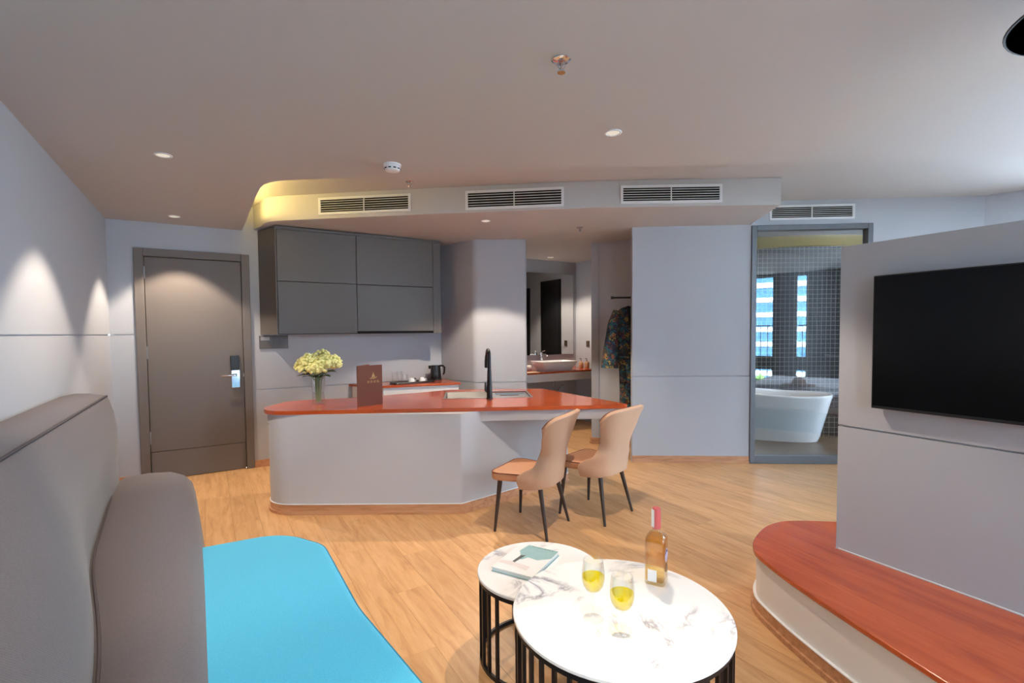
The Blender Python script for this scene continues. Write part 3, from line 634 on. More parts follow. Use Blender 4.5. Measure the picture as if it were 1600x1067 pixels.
# ------------------------------------------------------------------ chairs
def interp(t, ks):
    for (a, x), (b, y) in zip(ks, ks[1:]):
        if t <= b: k = (t - a) / (b - a); k = k * k * (3 - 2 * k); return x + (y - x) * k
    return ks[-1][1]
def make_chair():
    o = empty('dining_chair')
    seat = fillet([(-.165, -.155), (.165, -.155), (.235, .235), (-.235, .235)], [.08, .08, .06, .06], 6)
    mk('seat', prism(seat, .372, .432), TANL, o, local=True, bevel=.018, seg=3)
    mk('seat_piping', tube([(x, y, .427) for x, y in offset(seat, -.002)], .0035, 6, True), SEAM, o, local=True)
    nu, nv = 28, 22; vs = []; fs = []
    for j in range(nv + 1):
        v = j / nv; w = interp(v, [(0, .215), (.12, .232), (.44, .172), (.80, .236), (1, .272)]); wr = interp(v, [(0, .19), (.16, .205), (.30, .09), (.6, .07), (1, .085)])
        z = .352 + .50 * v; y0 = -.205 - .02 * v - .085 * v * v
        for i in range(nu + 1):
            q = -1 + 2 * i / nu; x = w * sin(q * pi / 2) ** 1 if abs(q) < 1 else w * q
            y = y0 + wr * abs(q) ** 3.0 + .012
            vs.append((x, y, z - (.012 * abs(q) ** 2 if v < .2 else 0) - .075 * abs(q) ** 5 * max(0, v - .55) / .45))
    for j in range(nv):
        for i in range(nu): a = j * (nu + 1) + i; fs.append((a, a + 1, a + nu + 2, a + nu + 1))
    mk('backrest', (vs, fs), TANB, o, local=True, smooth=80, solid=.034, bevel=.008, seg=3)
    top = [V(vs[nv * (nu + 1) + i]) + V((0, .0, .001)) for i in range(nu + 1)]
    mk('back_seam', tube([p + V((0, .012, .001)) for p in top], .003, 6), SEAM, o, local=True)
    for sx, y, yt in ((-1, .20, .17), (1, .20, .17), (-1, -.205, -.125), (1, -.205, -.125)):
        mk('leg', tube([(sx * .205, y, .0), (sx * (.172 if y > 0 else .145), yt, .374)], [.0095, .018], 12), LEGM, o, local=True)
    return o
chairs = [(.138, 3.553, (-.889, .459), 'tan leather dining chair nearer the left, pulled up to the island recess'), (.648, 3.818, (-.748, .665), 'tan leather dining chair on the right, at the pointed end of the island')]
proto = make_chair()
for i, (x, y, f, l) in enumerate(chairs):
    if i == 0: o = proto
    else:
        o = proto.copy(); COL.objects.link(o)
        for ch in list(proto.children):
            c = ch.copy(); COL.objects.link(c); c.parent = o
    o.location = (x, y, 0); o.rotation_euler = (0, 0, math.atan2(f[1], f[0]) - pi / 2); tag(o, l, 'chair', 'dining chairs at the island')

# ------------------------------------------------------------------ nesting coffee tables
def coffee_table(cx, cy, r, z, arcs, base_arc, label):
    o = empty('coffee_table', (cx, cy, 0), 0, label, 'table', 'nesting coffee tables')
    c = (cx, cy, 0)
    mk('table_top', lathe([(0, z - .016), (r - .004, z - .016), (r, z - .012), (r, z - .003), (r - .003, z), (0, z)], 72, c), MARBLE, o)
    rr = r - .012
    def arcpath(a0, a1, zz, n=48): return [(cx + rr * cos(R(a0 + (a1 - a0) * k / n)), cy + rr * sin(R(a0 + (a1 - a0) * k / n)), zz) for k in range(n + 1)]
    def flat(a0, a1, z0, z1, wd=.012):
        secs = []
        for x, y, _ in arcpath(a0, a1, 0):
            d = V((x - cx, y - cy)).normalized() * wd / 2; secs.append([V((x - d.x, y - d.y, z0)), V((x + d.x, y + d.y, z0)), V((x + d.x, y + d.y, z1)), V((x - d.x, y - d.y, z1))])
        return loft(secs)
    mk('top_ring', flat(0, 360, z - .034, z - .0165), BLACK, o)
    mk('base_ring', flat(*base_arc, .0005, .018), BLACK, o)
    for a in arcs:
        x = cx + rr * cos(R(a)); y = cy + rr * sin(R(a))
        mk('slat', rot(box(-.006, .006, -.006, .006, .018, z - .034), R(a), (x, y, 0)), BLACK, o)
    return o
T1 = V((.37, 1.69)); T2 = V((.11, 2.125))
coffee_table(T1.x, T1.y, .375, .45, [165 + 9 * i for i in range(2)] + [192 + 8.5 * i for i in range(7)] + [300 + 8.5 * i for i in range(8)] + [20, 29, 38], (165, 398), 'larger round white marble coffee table on black slatted frame')
coffee_table(T2.x, T2.y, .27, .385, [178 + 12 * i for i in range(5)] + [68 + 12 * i for i in range(5)] + [158, 166, 325, 337], (0, 360), 'smaller round white marble coffee table holding the book')
# book
bz = .385
B0, B1, B2 = P(768, 892, bz), P(820, 906, bz), P(876, 858, bz)
bu = (B1 - B0); bl_ = bu.length; bu = bu.normalized(); bv = V((-bu.y, bu.x, 0)); bh = .27; bth = .02; bl_ = .20
bo = empty('book', (B0.x, B0.y, bz), 0, 'white book with teal cover print on the smaller coffee table', 'book')
def bq(u, v, z): q = B0 + bu * u + bv * v; return V((q.x, q.y, bz + z))
def bbx(u0, u1, v0, v1, a, b): return ([bq(u0, v0, a), bq(u1, v0, a), bq(u1, v1, a), bq(u0, v1, a), bq(u0, v0, b), bq(u1, v0, b), bq(u1, v1, b), bq(u0, v1, b)], [(0, 1, 2, 3), (4, 5, 6, 7), (0, 1, 5, 4), (1, 2, 6, 5), (2, 3, 7, 6), (3, 0, 4, 7)])
BCOV = mat('book_cover_white', (236, 236, 236), .4); BPAGE = mat('book_pages', (214, 224, 226), .8); TEAL = mat('book_teal', (150, 186, 188), .5, var=.12, vscale=30)
mk('back_board', bbx(0, bl_, 0, bh, .0005, .003), TEAL, bo)
mk('pages', bbx(.003, bl_ - .003, .003, bh - .003, .003, bth - .003), BPAGE, bo)
cv = mk('front_board', bbx(0, bl_, 0, bh, bth - .003, bth), BCOV, bo)
def bdec(name, poly, m_, zz=.0005): return mk(name, ([bq(u, v, bth + zz) for u, v in poly], [tuple(range(len(poly)))]), m_, cv, smooth=0)
bdec('printed_shape', [(.045, bh - .002), (bl_ - .002, bh - .002), (bl_ - .002, bh - .085), (.15, bh - .125), (.10, bh - .12), (.085, bh - .15), (.07, bh - .15), (.06, bh - .115), (.035, bh - .075)], TEAL)
bdec('printed_shape', [(.062, bh - .115), (.083, bh - .105), (.07, bh - .19), (.056, bh - .185)], mat('book_ink', (92, 98, 98), .5), .0008)
bdec('printed_shape', [(0.004, .05), (.09, .05), (.15, .035), (.15, .075), (.05, .085), (.004, .075)], mat('book_blush', (226, 216, 214), .5), .0006)
tt = []
for i in range(9):
    a = .07 + i * .0125; tt.append([(a, bh - .016), (a + .002, bh - .016), (a + .002, bh - .006), (a, bh - .006)])
    if i % 3 != 1: tt.append([(a + .002, bh - .012), (a + .008, bh - .012), (a + .008, bh - .010), (a + .002, bh - .010)])
vs = []; fs = []
for q in tt: k = len(vs); vs += [bq(u, v, bth + .0011) for u, v in q]; fs.append(tuple(range(k, k + 4)))
mk('title_lettering', (vs, fs), bpy.data.materials['book_ink'], cv, smooth=0)
# wine glasses
def wine_glass(p, label):
    o = empty('wine_glass', p, 0, label, 'wine glass', 'wine glasses on the coffee table')
    prof = [(0, .0008), (.034, .0008), (.0345, .002), (.02, .0045), (.006, .01), (.004, .02), (.004, .085), (.008, .092), (.024, .102), (.034, .118), (.0385, .14), (.038, .165), (.033, .205), (.0322, .205), (.0372, .165), (.0376, .14), (.0332, .1185), (.0235, .1035), (.0, .096)]
    mk('glass_body', lathe(prof, 32, p), GLASS, o, smooth=60)
    mk('wine', lathe([(0, .0965), (.0232, .104), (.0328, .119), (.0370, .139), (.0368, .150), (0, .150)], 32, p), WINE, o, smooth=60)
p = P(927, 967, .45); wine_glass(p, 'glass of yellow wine on the left, nearer the book')
p = P(972, 998, .45); wine_glass(p, 'glass of yellow wine in front, nearer the viewer')
# bottle
p = P(1025.5, 909, .45); bo = empty('liquor_bottle', p, 0, 'square amber liquor bottle with red and white cap', 'bottle')
ba = R(-30)
def sq(hw_, z, r): return [V((x, y, z)) for x, y in fillet([(-hw_, -hw_), (hw_, -hw_), (hw_, hw_), (-hw_, hw_)], r, 5)]
bm_ = M.Translation(p) @ M.Rotation(ba, 4, 'Z')
mk('bottle_glass', xf(loft([sq(.034, .001, .008), sq(.037, .004, .009), sq(.037, .165, .009), sq(.036, .178, .011), sq(.030, .190, .014), sq(.018, .198, .0165), sq(.0145, .204, .0140), sq(.0140, .225, .0138)]), bm_), thin_glass('bottle_glass', (.96, .93, .84), .05, .5), bo)
mk('liquor', xf(loft([sq(.031, .014, .006), sq(.0345, .018, .007), sq(.0345, .163, .007), sq(.033, .176, .009), sq(.026, .186, .012)]), bm_), AMBER, bo)
cp = mk('cap', xf(lathe([(.0155, .212), (.0165, .214), (.0155, .288), (.0145, .291), (0, .291)], 20), bm_), mat('cap_red', (206, 92, 92), .35), bo)
mk('cap_label', xf(prism([(-.009, -.0173), (.007, -.0173), (.007, -.0165), (-.009, -.0165)], .218, .286), bm_ @ M.Rotation(R(-38), 4, 'Z')), mat('label_white', (240, 240, 240), .5), cp)
mk('paper_label', xf(box(-.024, .010, -.0378, -.0372, .016, .062), bm_), bpy.data.materials['label_white'], bo)
def disc(r, sx, n=20): return [(r * sx * cos(2 * pi * k / n), r * sin(2 * pi * k / n)) for k in range(n)]
def face_dec(name, pts, zc_, m_, off): 
    vs = [V((.0373 + off, y, zc_ + z)) for y, z in pts]; return mk(name, xf((vs, [tuple(range(len(vs)))]), bm_), m_, bo, smooth=0)
face_dec('round_label', disc(.026, .9), .115, mat('label_lilac', (190, 178, 206), .5), .0004)
face_dec('label_emblem', [(-.016, .012), (-.004, .022), (.012, .016), (.016, .006), (0, .012), (-.012, .002)], .115, mat('label_ink', (70, 52, 84), .5), .0008)
face_dec('seal_label', disc(.018, .9), .066, mat('label_brown', (122, 96, 72), .5), .0004)

# ------------------------------------------------------------------ sofa
so = empty('sofa', AB(2.2, bw + .6, 0), 0, 'curved grey sofa with turquoise seat along the left wall', 'sofa')
def SU(a, u, z): return AB(a, bw + .004 + u, z)
def lint(t, ks):
    pts = spline([V((k, v, 0)) for k, v in ks], 10)
    for p_, q_ in zip(pts, pts[1:]):
        if t <= q_.x: return p_.y + (q_.y - p_.y) * max(0, (t - p_.x)) / max(1e-6, q_.x - p_.x)
    return ks[-1][1]
def ub(a): return lint(a, [(.2, .60), (1.7, .50), (2.63, .35), (3.14, .305), (4.2, .235)])
def uo(a): return lint(a, [(.2, .80), (1.5, .765), (2.8, .735), (4.2, .66)])
st = [.25 + 3.75 * i / 36 for i in range(37)]
def backsec(a, k=1.0, dz=0):
    e = ub(a); f = (e - .235) / .3
    c = [(0, .06), (0, 1.05 - dz), (.06, 1.062 - dz), (.13, 1.058 - dz), (.20, 1.042 - dz), (.216, 1.03 - dz), (.228 + .02 * f, 1.0 - dz), (.245 + .06 * f, .93 - dz), (.255 + .14 * f, .82 - dz * .5), (max(e - .03, .258), .62), (max(e - .02, .26), .46), (max(e - .03, .255), .3), (max(e - .04, .25), .06)]
    return [SU(a, u * k, z) for u, z in c]
bsec = [backsec(a) for a in st] + [backsec(4.0 + .16 * sin(t), 1 - .34 * (1 - cos(t)), .12 * (1 - cos(t))) for t in [pi / 2 * k / 10 for k in range(1, 11)]]
mk('backrest', loft(bsec), SOFA, so, smooth=50)
mk('back_piping', tube([SU(a, .213, 1.036) for a in st] + [SU(4.0 + .16 * sin(t), .213 * (1 - .34 * (1 - cos(t))), 1.036 - .12 * (1 - cos(t))) for t in [pi / 2 * k / 10 for k in range(1, 9)]], .006, 8), PIPE, so)
def bolsec(a, inset=0, dz=0):
    e = ub(a) - .06; o_ = uo(a) - inset
    c = [(e, .06), (e, .40 - dz), (e + .045, .455 - dz), (e + .10, .485 - dz), ((e + o_) / 2, .495 - dz), (o_ - .12, .485 - dz), (o_ - .055, .455 - dz), (o_ - .015, .405 - dz), (o_, .34 - dz), (o_ - .004, .2), (o_ - .01, .06)]
    return [SU(a, u, z) for u, z in c]
mk('bolster', loft([bolsec(a) for a in st] + [bolsec(4.0 + .25 * sin(t), .24 * (1 - cos(t)), .09 * (1 - cos(t))) for t in [pi / 2 * k / 10 for k in range(1, 11)]]), SOFA, so, smooth=60)
mk('bolster_piping', tube([SU(a, ub(a) - .008, .462) for a in st], .005, 8), PIPE, so)
spl = [SU(.25, .70, 0), SU(.25, 1.40, 0), SU(1.34, 1.29, 0), SU(1.85, 1.235, 0), SU(2.5, 1.235, 0), SU(2.77, 1.08, 0), SU(2.79, .7, 0)]
spo = fillet([(q.x, q.y) for q in spl], [0, .1, 1.2, 1.2, .22, .25, 0], 8)
mk('seat_cushion', prism(spo, .25, .40), BLUE, so, bevel=.03, seg=4)
mk('seat_piping', tube([(x, y, .388) for x, y in offset(spo, -.008)], .005, 6, True), mat('turquoise_piping', (30, 120, 150), .8), so)
mk('sofa_base', prism(offset(spo, -.05), .001, .249), SOFA, so)

# ------------------------------------------------------------------ TV partition, bench, TV
zb = .31
w0 = P(1310, 857, zb); w1 = P(1600, 963, zb); wd = (w0 - w1).normalized(); wn = V((wd.y, -wd.x, 0))   # wd points away from the viewer
if wn.x < 0: wn = -wn                                    # into the wall
wend = w0; wnear = w0 - wd * 2.6; wt = .16
wtop = onplane(1316, 387, w0, w1).z; wg = onplane(1400, 678, w0, w1).z
def wp(s_, o_): q = w0 - wd * s_ + wn * o_; return (q.x, q.y)
tvw = mk('wall_tv', prism([wp(.004, .012), wp(2.6, .012), wp(2.6, wt - .012), wp(.004, wt - .012)], -.01, wtop - .001), WALL, kind='structure')
for a, b in ((0, wg - .004), (wg + .004, wtop)):
    mk('panel', prism([wp(0, 0), wp(2.6, 0), wp(2.6, .0119), wp(0, .0119)], a, b), WALL, tvw)
    mk('panel', prism([wp(0, wt - .0119), wp(2.6, wt - .0119), wp(2.6, wt), wp(0, wt)], a, b), WALL, tvw)
    mk('panel', prism([wp(-.0119, 0), wp(0, 0), wp(0, wt), wp(-.0119, wt)], a, b), WALL, tvw)
mk('cap_panel', prism([wp(-.0119, 0), wp(2.6, 0), wp(2.6, wt), wp(-.0119, wt)], wtop, wtop + .004), WALL, tvw)
fe = [P(1200, 880, zb), P(1330, 970, zb), P(1490, 1067, zb)]
fd = (fe[2] - fe[0]).normalized(); fn = fe[2] + fd * 1.0
bpoly = [(fn.x, fn.y), (fe[1].x, fe[1].y), (fe[0].x, fe[0].y), tuple(P(1176, 852, zb)[:2]), tuple(P(1187, 830, zb)[:2]), tuple(P(1206, 818, zb)[:2]), tuple(P(1240, 813, zb)[:2]), tuple(P(1313, 815, zb)[:2]), (2.12, 2.74), wp(-.014, wt + .08), wp(-.014, -.002), wp(2.4, -.002)]
curve = spline([V((q[0], q[1], 0)) for q in bpoly[0:8]], 6)
bpo = [(q.x, q.y) for q in curve] + bpoly[8:]
be = empty('wall_bench', (1.5, 1.9, 0), 0, 'curved grey bench with reddish wooden top below the television', 'bench')
mk('bench_top', prism(bpo, zb - .022, zb), REDB, be, bevel=.004)
nb_ = len(curve)
bin_ = offset(bpo, -.018); bin_ = bin_[:nb_] + [bpo[i] for i in range(nb_, len(bpo))]
mk('bench_body', prism(bin_, .06, zb - .0225), WHITE, be)
def front_strip(off0, off1, z0, z1):
    o0 = offset(bpo, off0)[:nb_ - 2]; o1 = offset(bpo, off1)[:nb_ - 2]; return prism(o0 + o1[::-1], z0, z1)
mk('bench_skirting', join(front_strip(-.03, -.006, .0005, .072), front_strip(-.03, .006, .0005, .024)), BASEB, be)
mk('skirting_bead', front_strip(-.03, -.004, .072, .077), WHITE, be)
mk('caulk_line', prism([wp(0, -.004), wp(2.4, -.004), wp(2.4, -.0005), wp(0, -.0005)], zb + .0005, zb + .006), WHITE, be)
ta0 = onplane(1375, 432, w0, w1); ta1 = onplane(1374, 636, w0, w1)
s0 = (V(w0[:2]) - V(ta0[:2])).length; tz1, tz0 = ta0.z, ta1.z; tw = (tz1 - tz0) * 16 / 9
tv = empty('television', wp(s0 + tw / 2, -.03) + (tz0,), 0, 'flat black wall mounted television with switched off screen', 'television')
mk('casing', prism([wp(s0, -.055), wp(s0 + tw, -.055), wp(s0 + tw, -.02), wp(s0, -.02)], tz0, tz1), BPLAST, tv, bevel=.003)
mk('screen', prism([wp(s0 + .006, -.0562), wp(s0 + tw - .006, -.0562), wp(s0 + tw - .006, -.0552), wp(s0 + .006, -.0552)], tz0 + .014, tz1 - .006), SCREEN, tv)
mk('wall_mount', prism([wp(s0 + .3, -.02), wp(s0 + .8, -.02), wp(s0 + .8, -.0005), wp(s0 + .3, -.0005)], tz0 + .15, tz1 - .15), BLACK, tv)

# ------------------------------------------------------------------ air vents
def vent(q0, q1, xl, xr, yt, yb, label, mirror_n):
    xm = (xl + xr) / 2
    a = onplane(xl, (yt + yb) / 2, q0, q1); b = onplane(xr, (yt + yb) / 2, q0, q1); z1 = onplane(xm, yt, q0, q1).z; z0 = onplane(xm, yb, q0, q1).z
    t = V((b.x - a.x, b.y - a.y, 0)); L = t.length; t = t.normalized(); n = V((t.y, -t.x, 0)); n = n if n.y < 0 else -n
    o = empty('air_vent', (a + b) / 2, 0, label, 'air vent', 'white slatted air vents')
    def bx_(u0, u1, d0, d1, za, zb_):
        f = lambda u, d_: tuple((V((a.x, a.y, 0)) + t * u + n * d_)[:2]); return prism([f(u0, d0), f(u1, d0), f(u1, d1), f(u0, d1)], za, zb_)
    fw = .022; Hh = z1 - z0
    mk('vent_frame', join(bx_(0, fw, .001, .012, z0, z1), bx_(L - fw, L, .001, .012, z0, z1), bx_(fw, L - fw, .001, .012, z0, z0 + fw), bx_(fw, L - fw, .001, .012, z1 - fw, z1)), WHITE, o)
    mk('vent_backing', bx_(fw, L - fw, .0008, .002, z0 + fw, z1 - fw), GAP, o)
    mk('divider', bx_(L / 2 - .004, L / 2 + .004, .002, .012, z0 + fw, z1 - fw), WHITE, o)
    n_ = 5
    for i in range(n_):
        zz = z0 + fw + (Hh - 2 * fw) * (i + .75) / (n_ + .5)
        mk('slat', bx_(fw, L - fw, .002, .0105, zz - .002, zz + .002), WHITE, o)
vent(fas[2], fas[3], 498, 642, 306, 333, 'white slatted air vent on the soffit nearest the cove light', 0)
vent(fas[3], fas[4], 727.5, 881, 295.5, 325.5, 'white slatted air vent in the middle of the soffit', 0)
vent(fas[4], fas[5], 969.5, 1128, 289, 317.5, 'white slatted air vent on the soffit nearest the bath window', 0)
vent(G0, G1, 1202, 1335, 320, 343, 'white slatted air vent above the bath window', 0)

# ------------------------------------------------------------------ ceiling fittings
def sprinkler(x, y, z, k, label):
    o = empty('sprinkler', (x, y, z), 0, label, 'sprinkler', 'ceiling sprinklers'); c = (x, y, z)
    mk('escutcheon', lathe([(.036 * k, 0), (.038 * k, -.004), (.03 * k, -.010), (.018 * k, -.012), (.0, -.012)], 24, c), CHROME, o)
    mk('frame_arm', tube([V(c) + V((-.011, 0, -.012)), V(c) + V((-.012, 0, -.03)), V(c) + V((0, 0, -.046))], .003, 6), CHROME, o)
    mk('frame_arm', tube([V(c) + V((.011, 0, -.012)), V(c) + V((.012, 0, -.03)), V(c) + V((0, 0, -.046))], .003, 6), CHROME, o)
    mk('bulb', tube([V(c) + V((0, 0, -.012)), V(c) + V((0, 0, -.044))], .004, 8), mat('sprinkler_bulb', (150, 130, 126), .2), o)
    mk('deflector', cyl(.016, -.052, -.047, c, 16), CHROME, o)
p = P(877, 93, zc); sprinkler(p.x, p.y, zc, 1.0, 'chrome ceiling sprinkler near the top of the view')
p = P(640, 284, zr); sprinkler(p.x, p.y, zr, 1, 'small ceiling sprinkler above the leftmost soffit vents')
p = P(906, 355, zs); sprinkler(p.x, p.y, zs, 1, 'small sprinkler under the soffit in front of the robe niche')
p = P(613, 257, zc); c = (p.x, p.y, zc); o = empty('smoke_detector', c, 0, 'round white smoke detector on the ceiling', 'smoke detector')
mk('detector_base', lathe([(.056, 0), (.056, -.012), (.0, -.012)], 32, c), WHITE, o)
mk('detector_cover', lathe([(.05, -.0121), (.05, -.03), (.043, -.042), (.03, -.046), (0, -.047)], 32, c), WHITE, o)
for k in range(10):
    t = 2 * pi * k / 10 + .2
    mk('detector_slot', rot(box(.0475, .0512, -.009, .009, -.033, -.027), t, c), GAP, o)
p = P(1567, 78, 2.30); c = (1.72, 1.375, 2.30); o = empty('pendant_lamp', c, 0, 'dark disc shaped pendant lamp at the right edge', 'pendant lamp')
mk('lamp_shade', lathe([(.268, .0), (.27, .004), (.255, .016), (.15, .05), (.05, .075), (.0, .08), ], 48, c), BPLAST, o)
mk('shade_underside', lathe([(.262, -.0012), (.0, -.0012)], 48, c), BPLAST, o)
mk('cord', tube([V(c) + V((0, 0, .075)), V((c[0], c[1], zc - .012))], .004, 8), BPLAST, o)
mk('ceiling_rose', cyl(.05, zc - .02 - 2.30, zc - .0005 - 2.30, c), BPLAST, o)

# ------------------------------------------------------------------ bathroom behind the glass pane
wi = empty('window_5', (GL((gx0 + gx1) / 2).x, GL((gx0 + gx1) / 2).y, 0)); wi['kind'] = 'structure'
def gbox(x0, x1, o0, o1, z0, z1):
    n = V((.062, .998)); a, b = GL(x0), GL(x1); return prism([tuple(a + n * o0), tuple(b + n * o0), tuple(b + n * o1), tuple(a + n * o1)], z0, z1)
fw = .052
mk('window_frame', join(gbox(gx0, gx0 + fw, -.022, .07, 0, gz1), gbox(gx1 - fw, gx1, -.022, .07, 0, gz1), gbox(gx0 + fw, gx1 - fw, -.022, .07, gz1 - fw, gz1), gbox(gx0 + fw, gx1 - fw, -.022, .07, 0, .085)), FRAMEG, wi, bevel=.004)
mk('pane', gbox(gx0 + fw, gx1 - fw, .02, .026, .085, gz1 - fw), BATHG, wi)
mk('floor_bath', prism([(2.42, 5.29), (5.2, 5.12), (5.2, 7.2), (2.42, 7.2)], -.012, .022), BFLOOR, kind='structure')
wall('wall_bath_mosaic', (2.42, 7.1), (5.25, 7.0), .0, 2.75, .1, m=MOS)
wall('wall_bath_left', (2.42, 5.36), (2.42, 7.1), -.01, 2.75, .06, inside=(3.5, 6.2), m=MOS2)
mk('tiled_ledge', prism([(4.02, 6.35), (5.2, 6.2), (5.2, 6.98), (4.02, 7.0)], .023, .30), MOS2, label='low brown tiled ledge beside the bathtub', cat='ledge')
arc = [(2.45 + 2.75 * t, 6.75 - .55 * sin(pi * (t * .8 + .05))) for t in [i / 14 for i in range(15)]]
mk('ceiling_bath_cove', strip(arc, 0, 2.47, 2.60, .10), mat('cove_cream', (206, 186, 130), .7), kind='structure')
mk('ceiling_bath', prism([(2.42, 5.40), (5.2, 5.2), (5.2, 7.2), (2.42, 7.2)], 2.70, 2.74), CEIL, kind='structure')
downlight(3.3, 6.1, 2.70, 'added unseen downlight brightening the bathtub from the bathroom ceiling', 70, 62, .4)  # no visible fitting here; lamp added to brighten the tub and bathroom
tc_ = V((3.30, 6.42)); tang = math.atan2(-.40, .915)
tub = empty('bathtub', (tc_.x, tc_.y, .022), 0, 'white freestanding bathtub behind the glass pane', 'bathtub')
def se(hx, hy, n, cnt=48):
    out = []
    for k in range(cnt):
        t = 2 * pi * k / cnt; c, s_ = cos(t), sin(t); out.append((hx * math.copysign(abs(c) ** (2 / n), c), hy * math.copysign(abs(s_) ** (2 / n), s_)))
    return out
tmx = M.Translation((tc_.x, tc_.y, .022)) @ M.Rotation(tang, 4, 'Z')
def tsec(hx, hy, z, tilt, n=2.8): return [tmx @ V((x, y, z + tilt * (.05 * (x / .75) ** 2 - .045 * (x / .75)))) for x, y in se(hx, hy, n)]
outer = [tsec(.60, .27, .001, 0), tsec(.625, .285, .06, 0), tsec(.67, .32, .25, .3), tsec(.72, .355, .45, .8), tsec(.75, .372, .565, 1), tsec(.752, .374, .585, 1), tsec(.742, .366, .592, 1), tsec(.722, .348, .588, 1), tsec(.69, .325, .45, .8), tsec(.62, .28, .22, .3), tsec(.54, .24, .13, 0)]
mk('tub_shell', loft(outer), PORC, tub, smooth=60)
mk('drain', xf(cyl(.03, .1315, .135, (.2, 0, 0)), tmx), CHROME, tub)

# ------------------------------------------------------------------ vanity
va0, vz = 5.66, .85
vy = empty('vanity_counter', AB(5.95, 4.4, 0), 0, 'wall hung vanity with reddish wooden top behind the column', 'vanity')
vpoly = [tuple(AB(va0, 3.6)), tuple(AB(va0, 4.98)), tuple(AB(vw - .002, 5.06)), tuple(AB(vw - .002, 3.6))]
mk('vanity_top', prism(vpoly, vz - .025, vz), REDW, vy, bevel=.003)
mk('vanity_apron', prism(offset(vpoly, -.015), vz - .14, vz - .0255), WHITE, vy)
bp_ = onplane(866, 573, AB(5.88, 0), AB(5.88, 1)); bcn = AB(5.88, BX.dot(V((bp_.x, bp_.y))), vz)
bs_ = empty('vessel_basin', bcn, 0, 'white rectangular vessel basin on the vanity top', 'basin')
bmx = M.Translation(bcn) @ M.Rotation(math.atan2(BX.y, BX.x) - .1, 4, 'Z')
def rs(hx, hy, z, r): return [bmx @ V((x, y, z)) for x, y in fillet([(-hx, -hy), (hx, -hy), (hx, hy), (-hx, hy)], r, 5)]
mk('basin_bowl', loft([rs(.22, .13, .0008, .03), rs(.30, .19, .125, .03), rs(.305, .195, .135, .03), rs(.29, .18, .135, .03), rs(.21, .12, .03, .03)]), PORC, bs_, smooth=40)
fq = AB(6.16, BX.dot(V((bcn.x, bcn.y))) - .02, vz)
vf_ = empty('basin_tap', fq, 0, 'tall chrome basin tap behind the white basin', 'tap')
mk('tap_body', cyl(.022, .0006, .25, fq), CHROME, vf_)
mk('tap_spout', tube([fq + V((0, 0, .22)), fq + V((.06, -.1, .225)), fq + V((.075, -.125, .21))], .013, 8), CHROME, vf_)
mk('tap_lever', tube([fq + V((0, 0, .25)), fq + V((.01, -.015, .27)), fq + V((.05, -.03, .285))], .007, 8), CHROME, vf_)
mi = empty('vanity_mirror', AB(vw - .01, 4.3, 1.05), 0, 'tall frameless mirror on the wall above the vanity', 'mirror')
mk('mirror_glass', bbox_ab(3.5, 5.0, vw - .014, vw - .008, 1.06, 2.32), mat('mirror_silver', (225, 225, 225), .01, 1), mi)
mk('mirror_backing', bbox_ab(3.5, 5.0, vw - .008, vw - .001, 1.06, 2.32), GAP, mi)
for x, l in ((908, 'amber soap dispenser on the vanity nearer the basin'), (917, 'amber soap dispenser on the vanity nearer the wall end')):
    q = P(x, 575.2, vz); o = empty('soap_dispenser', q, 0, l, 'dispenser', 'soap dispensers on the vanity')
    mk('bottle', lathe([(0, .0006), (.034, .0006), (.036, .006), (.036, .09), (.03, .10), (.014, .105), (.014, .115), (0, .115)], 20, q), mat('dispenser_tan', (196, 156, 124), .4), o)
    mk('pump', join(cyl(.006, .115, .15, q, 10), shift(tube([(0, 0, .15), (-.03, -.01, .15)], .006, 8), q)), CHROME, o)
q = P(819, 579, vz); tw_ = empty('towel_roll', q, 0, 'rolled white towel on the vanity beside the column', 'towel')
mk('rolled_cloth', tube([q + V((-.12, -.05, .04)), q + V((0, 0, .04)), q + V((.1, .04, .04))], .038, 16), mat('towel_white', (236, 230, 222), .9, bump=.4, bscale=200), tw_)
q = P(830, 583.0, vz); mk('vanity_tray', prism([tuple(V((q.x, q.y)) + BX * u + AX * v) for u, v in ((-.2, -.02), (.14, -.02), (.14, .12), (-.2, .12))], vz + .0006, vz + .008), mat('tray_cream', (214, 190, 150), .6), label='flat cream tray under the towel on the vanity', cat='tray')
q = AB(5.98, 4.42, 0); pt = empty('drain_pipe', (q.x, q.y, .3), 0, 'chrome drain trap under the vanity', 'pipe')
mk('trap', tube(spline([q + V((0, 0, vz - .142)), q + V((0, 0, .56)), q + V((.03, .02, .52)), q + V((.07, .045, .56)), q + V((.11, .11, .60)), q + V((.16, .2, .60))], 5), .016, 10), CHROME, pt)
# dark door and switch on the wall facing the mirror
def vrb(s0_, s1_, o0, o1, z0, z1):
    n = V((-.851, -.524)); a, b = vr(s0_), vr(s1_); return prism([tuple(a + n * o0), tuple(b + n * o0), tuple(b + n * o1), tuple(a + n * o1)], z0, z1)
dd = empty('door_2', (vr(.8).x, vr(.8).y, 0)); dd['kind'] = 'structure'
mk('door_frame', join(vrb(.42, .47, .0005, .03, 0, 2.3), vrb(.93, .98, .0005, .03, 0, 2.3), vrb(.47, .93, .0005, .03, 2.22, 2.3)), FRAMEB, dd)
mk('door_leaf', vrb(.47, .93, .0005, .02, .005, 2.22), mat('dark_door', (24, 24, 26), .35), dd)
de = empty('door_3', (vr(1.6).x, vr(1.6).y, 0)); de['kind'] = 'structure'
mk('door_leaf', vrb(1.36, 2.1, .0005, .02, .005, 2.22), bpy.data.materials['dark_door'], de)
so_ = P(923, 536, 1.25); mk('light_switch', vrb(.26, .33, .0005, .01, 1.18, 1.27), mat('bronze_plate', (70, 56, 44), .4), label='small dark light switch on the vanity side wall', cat='switch')

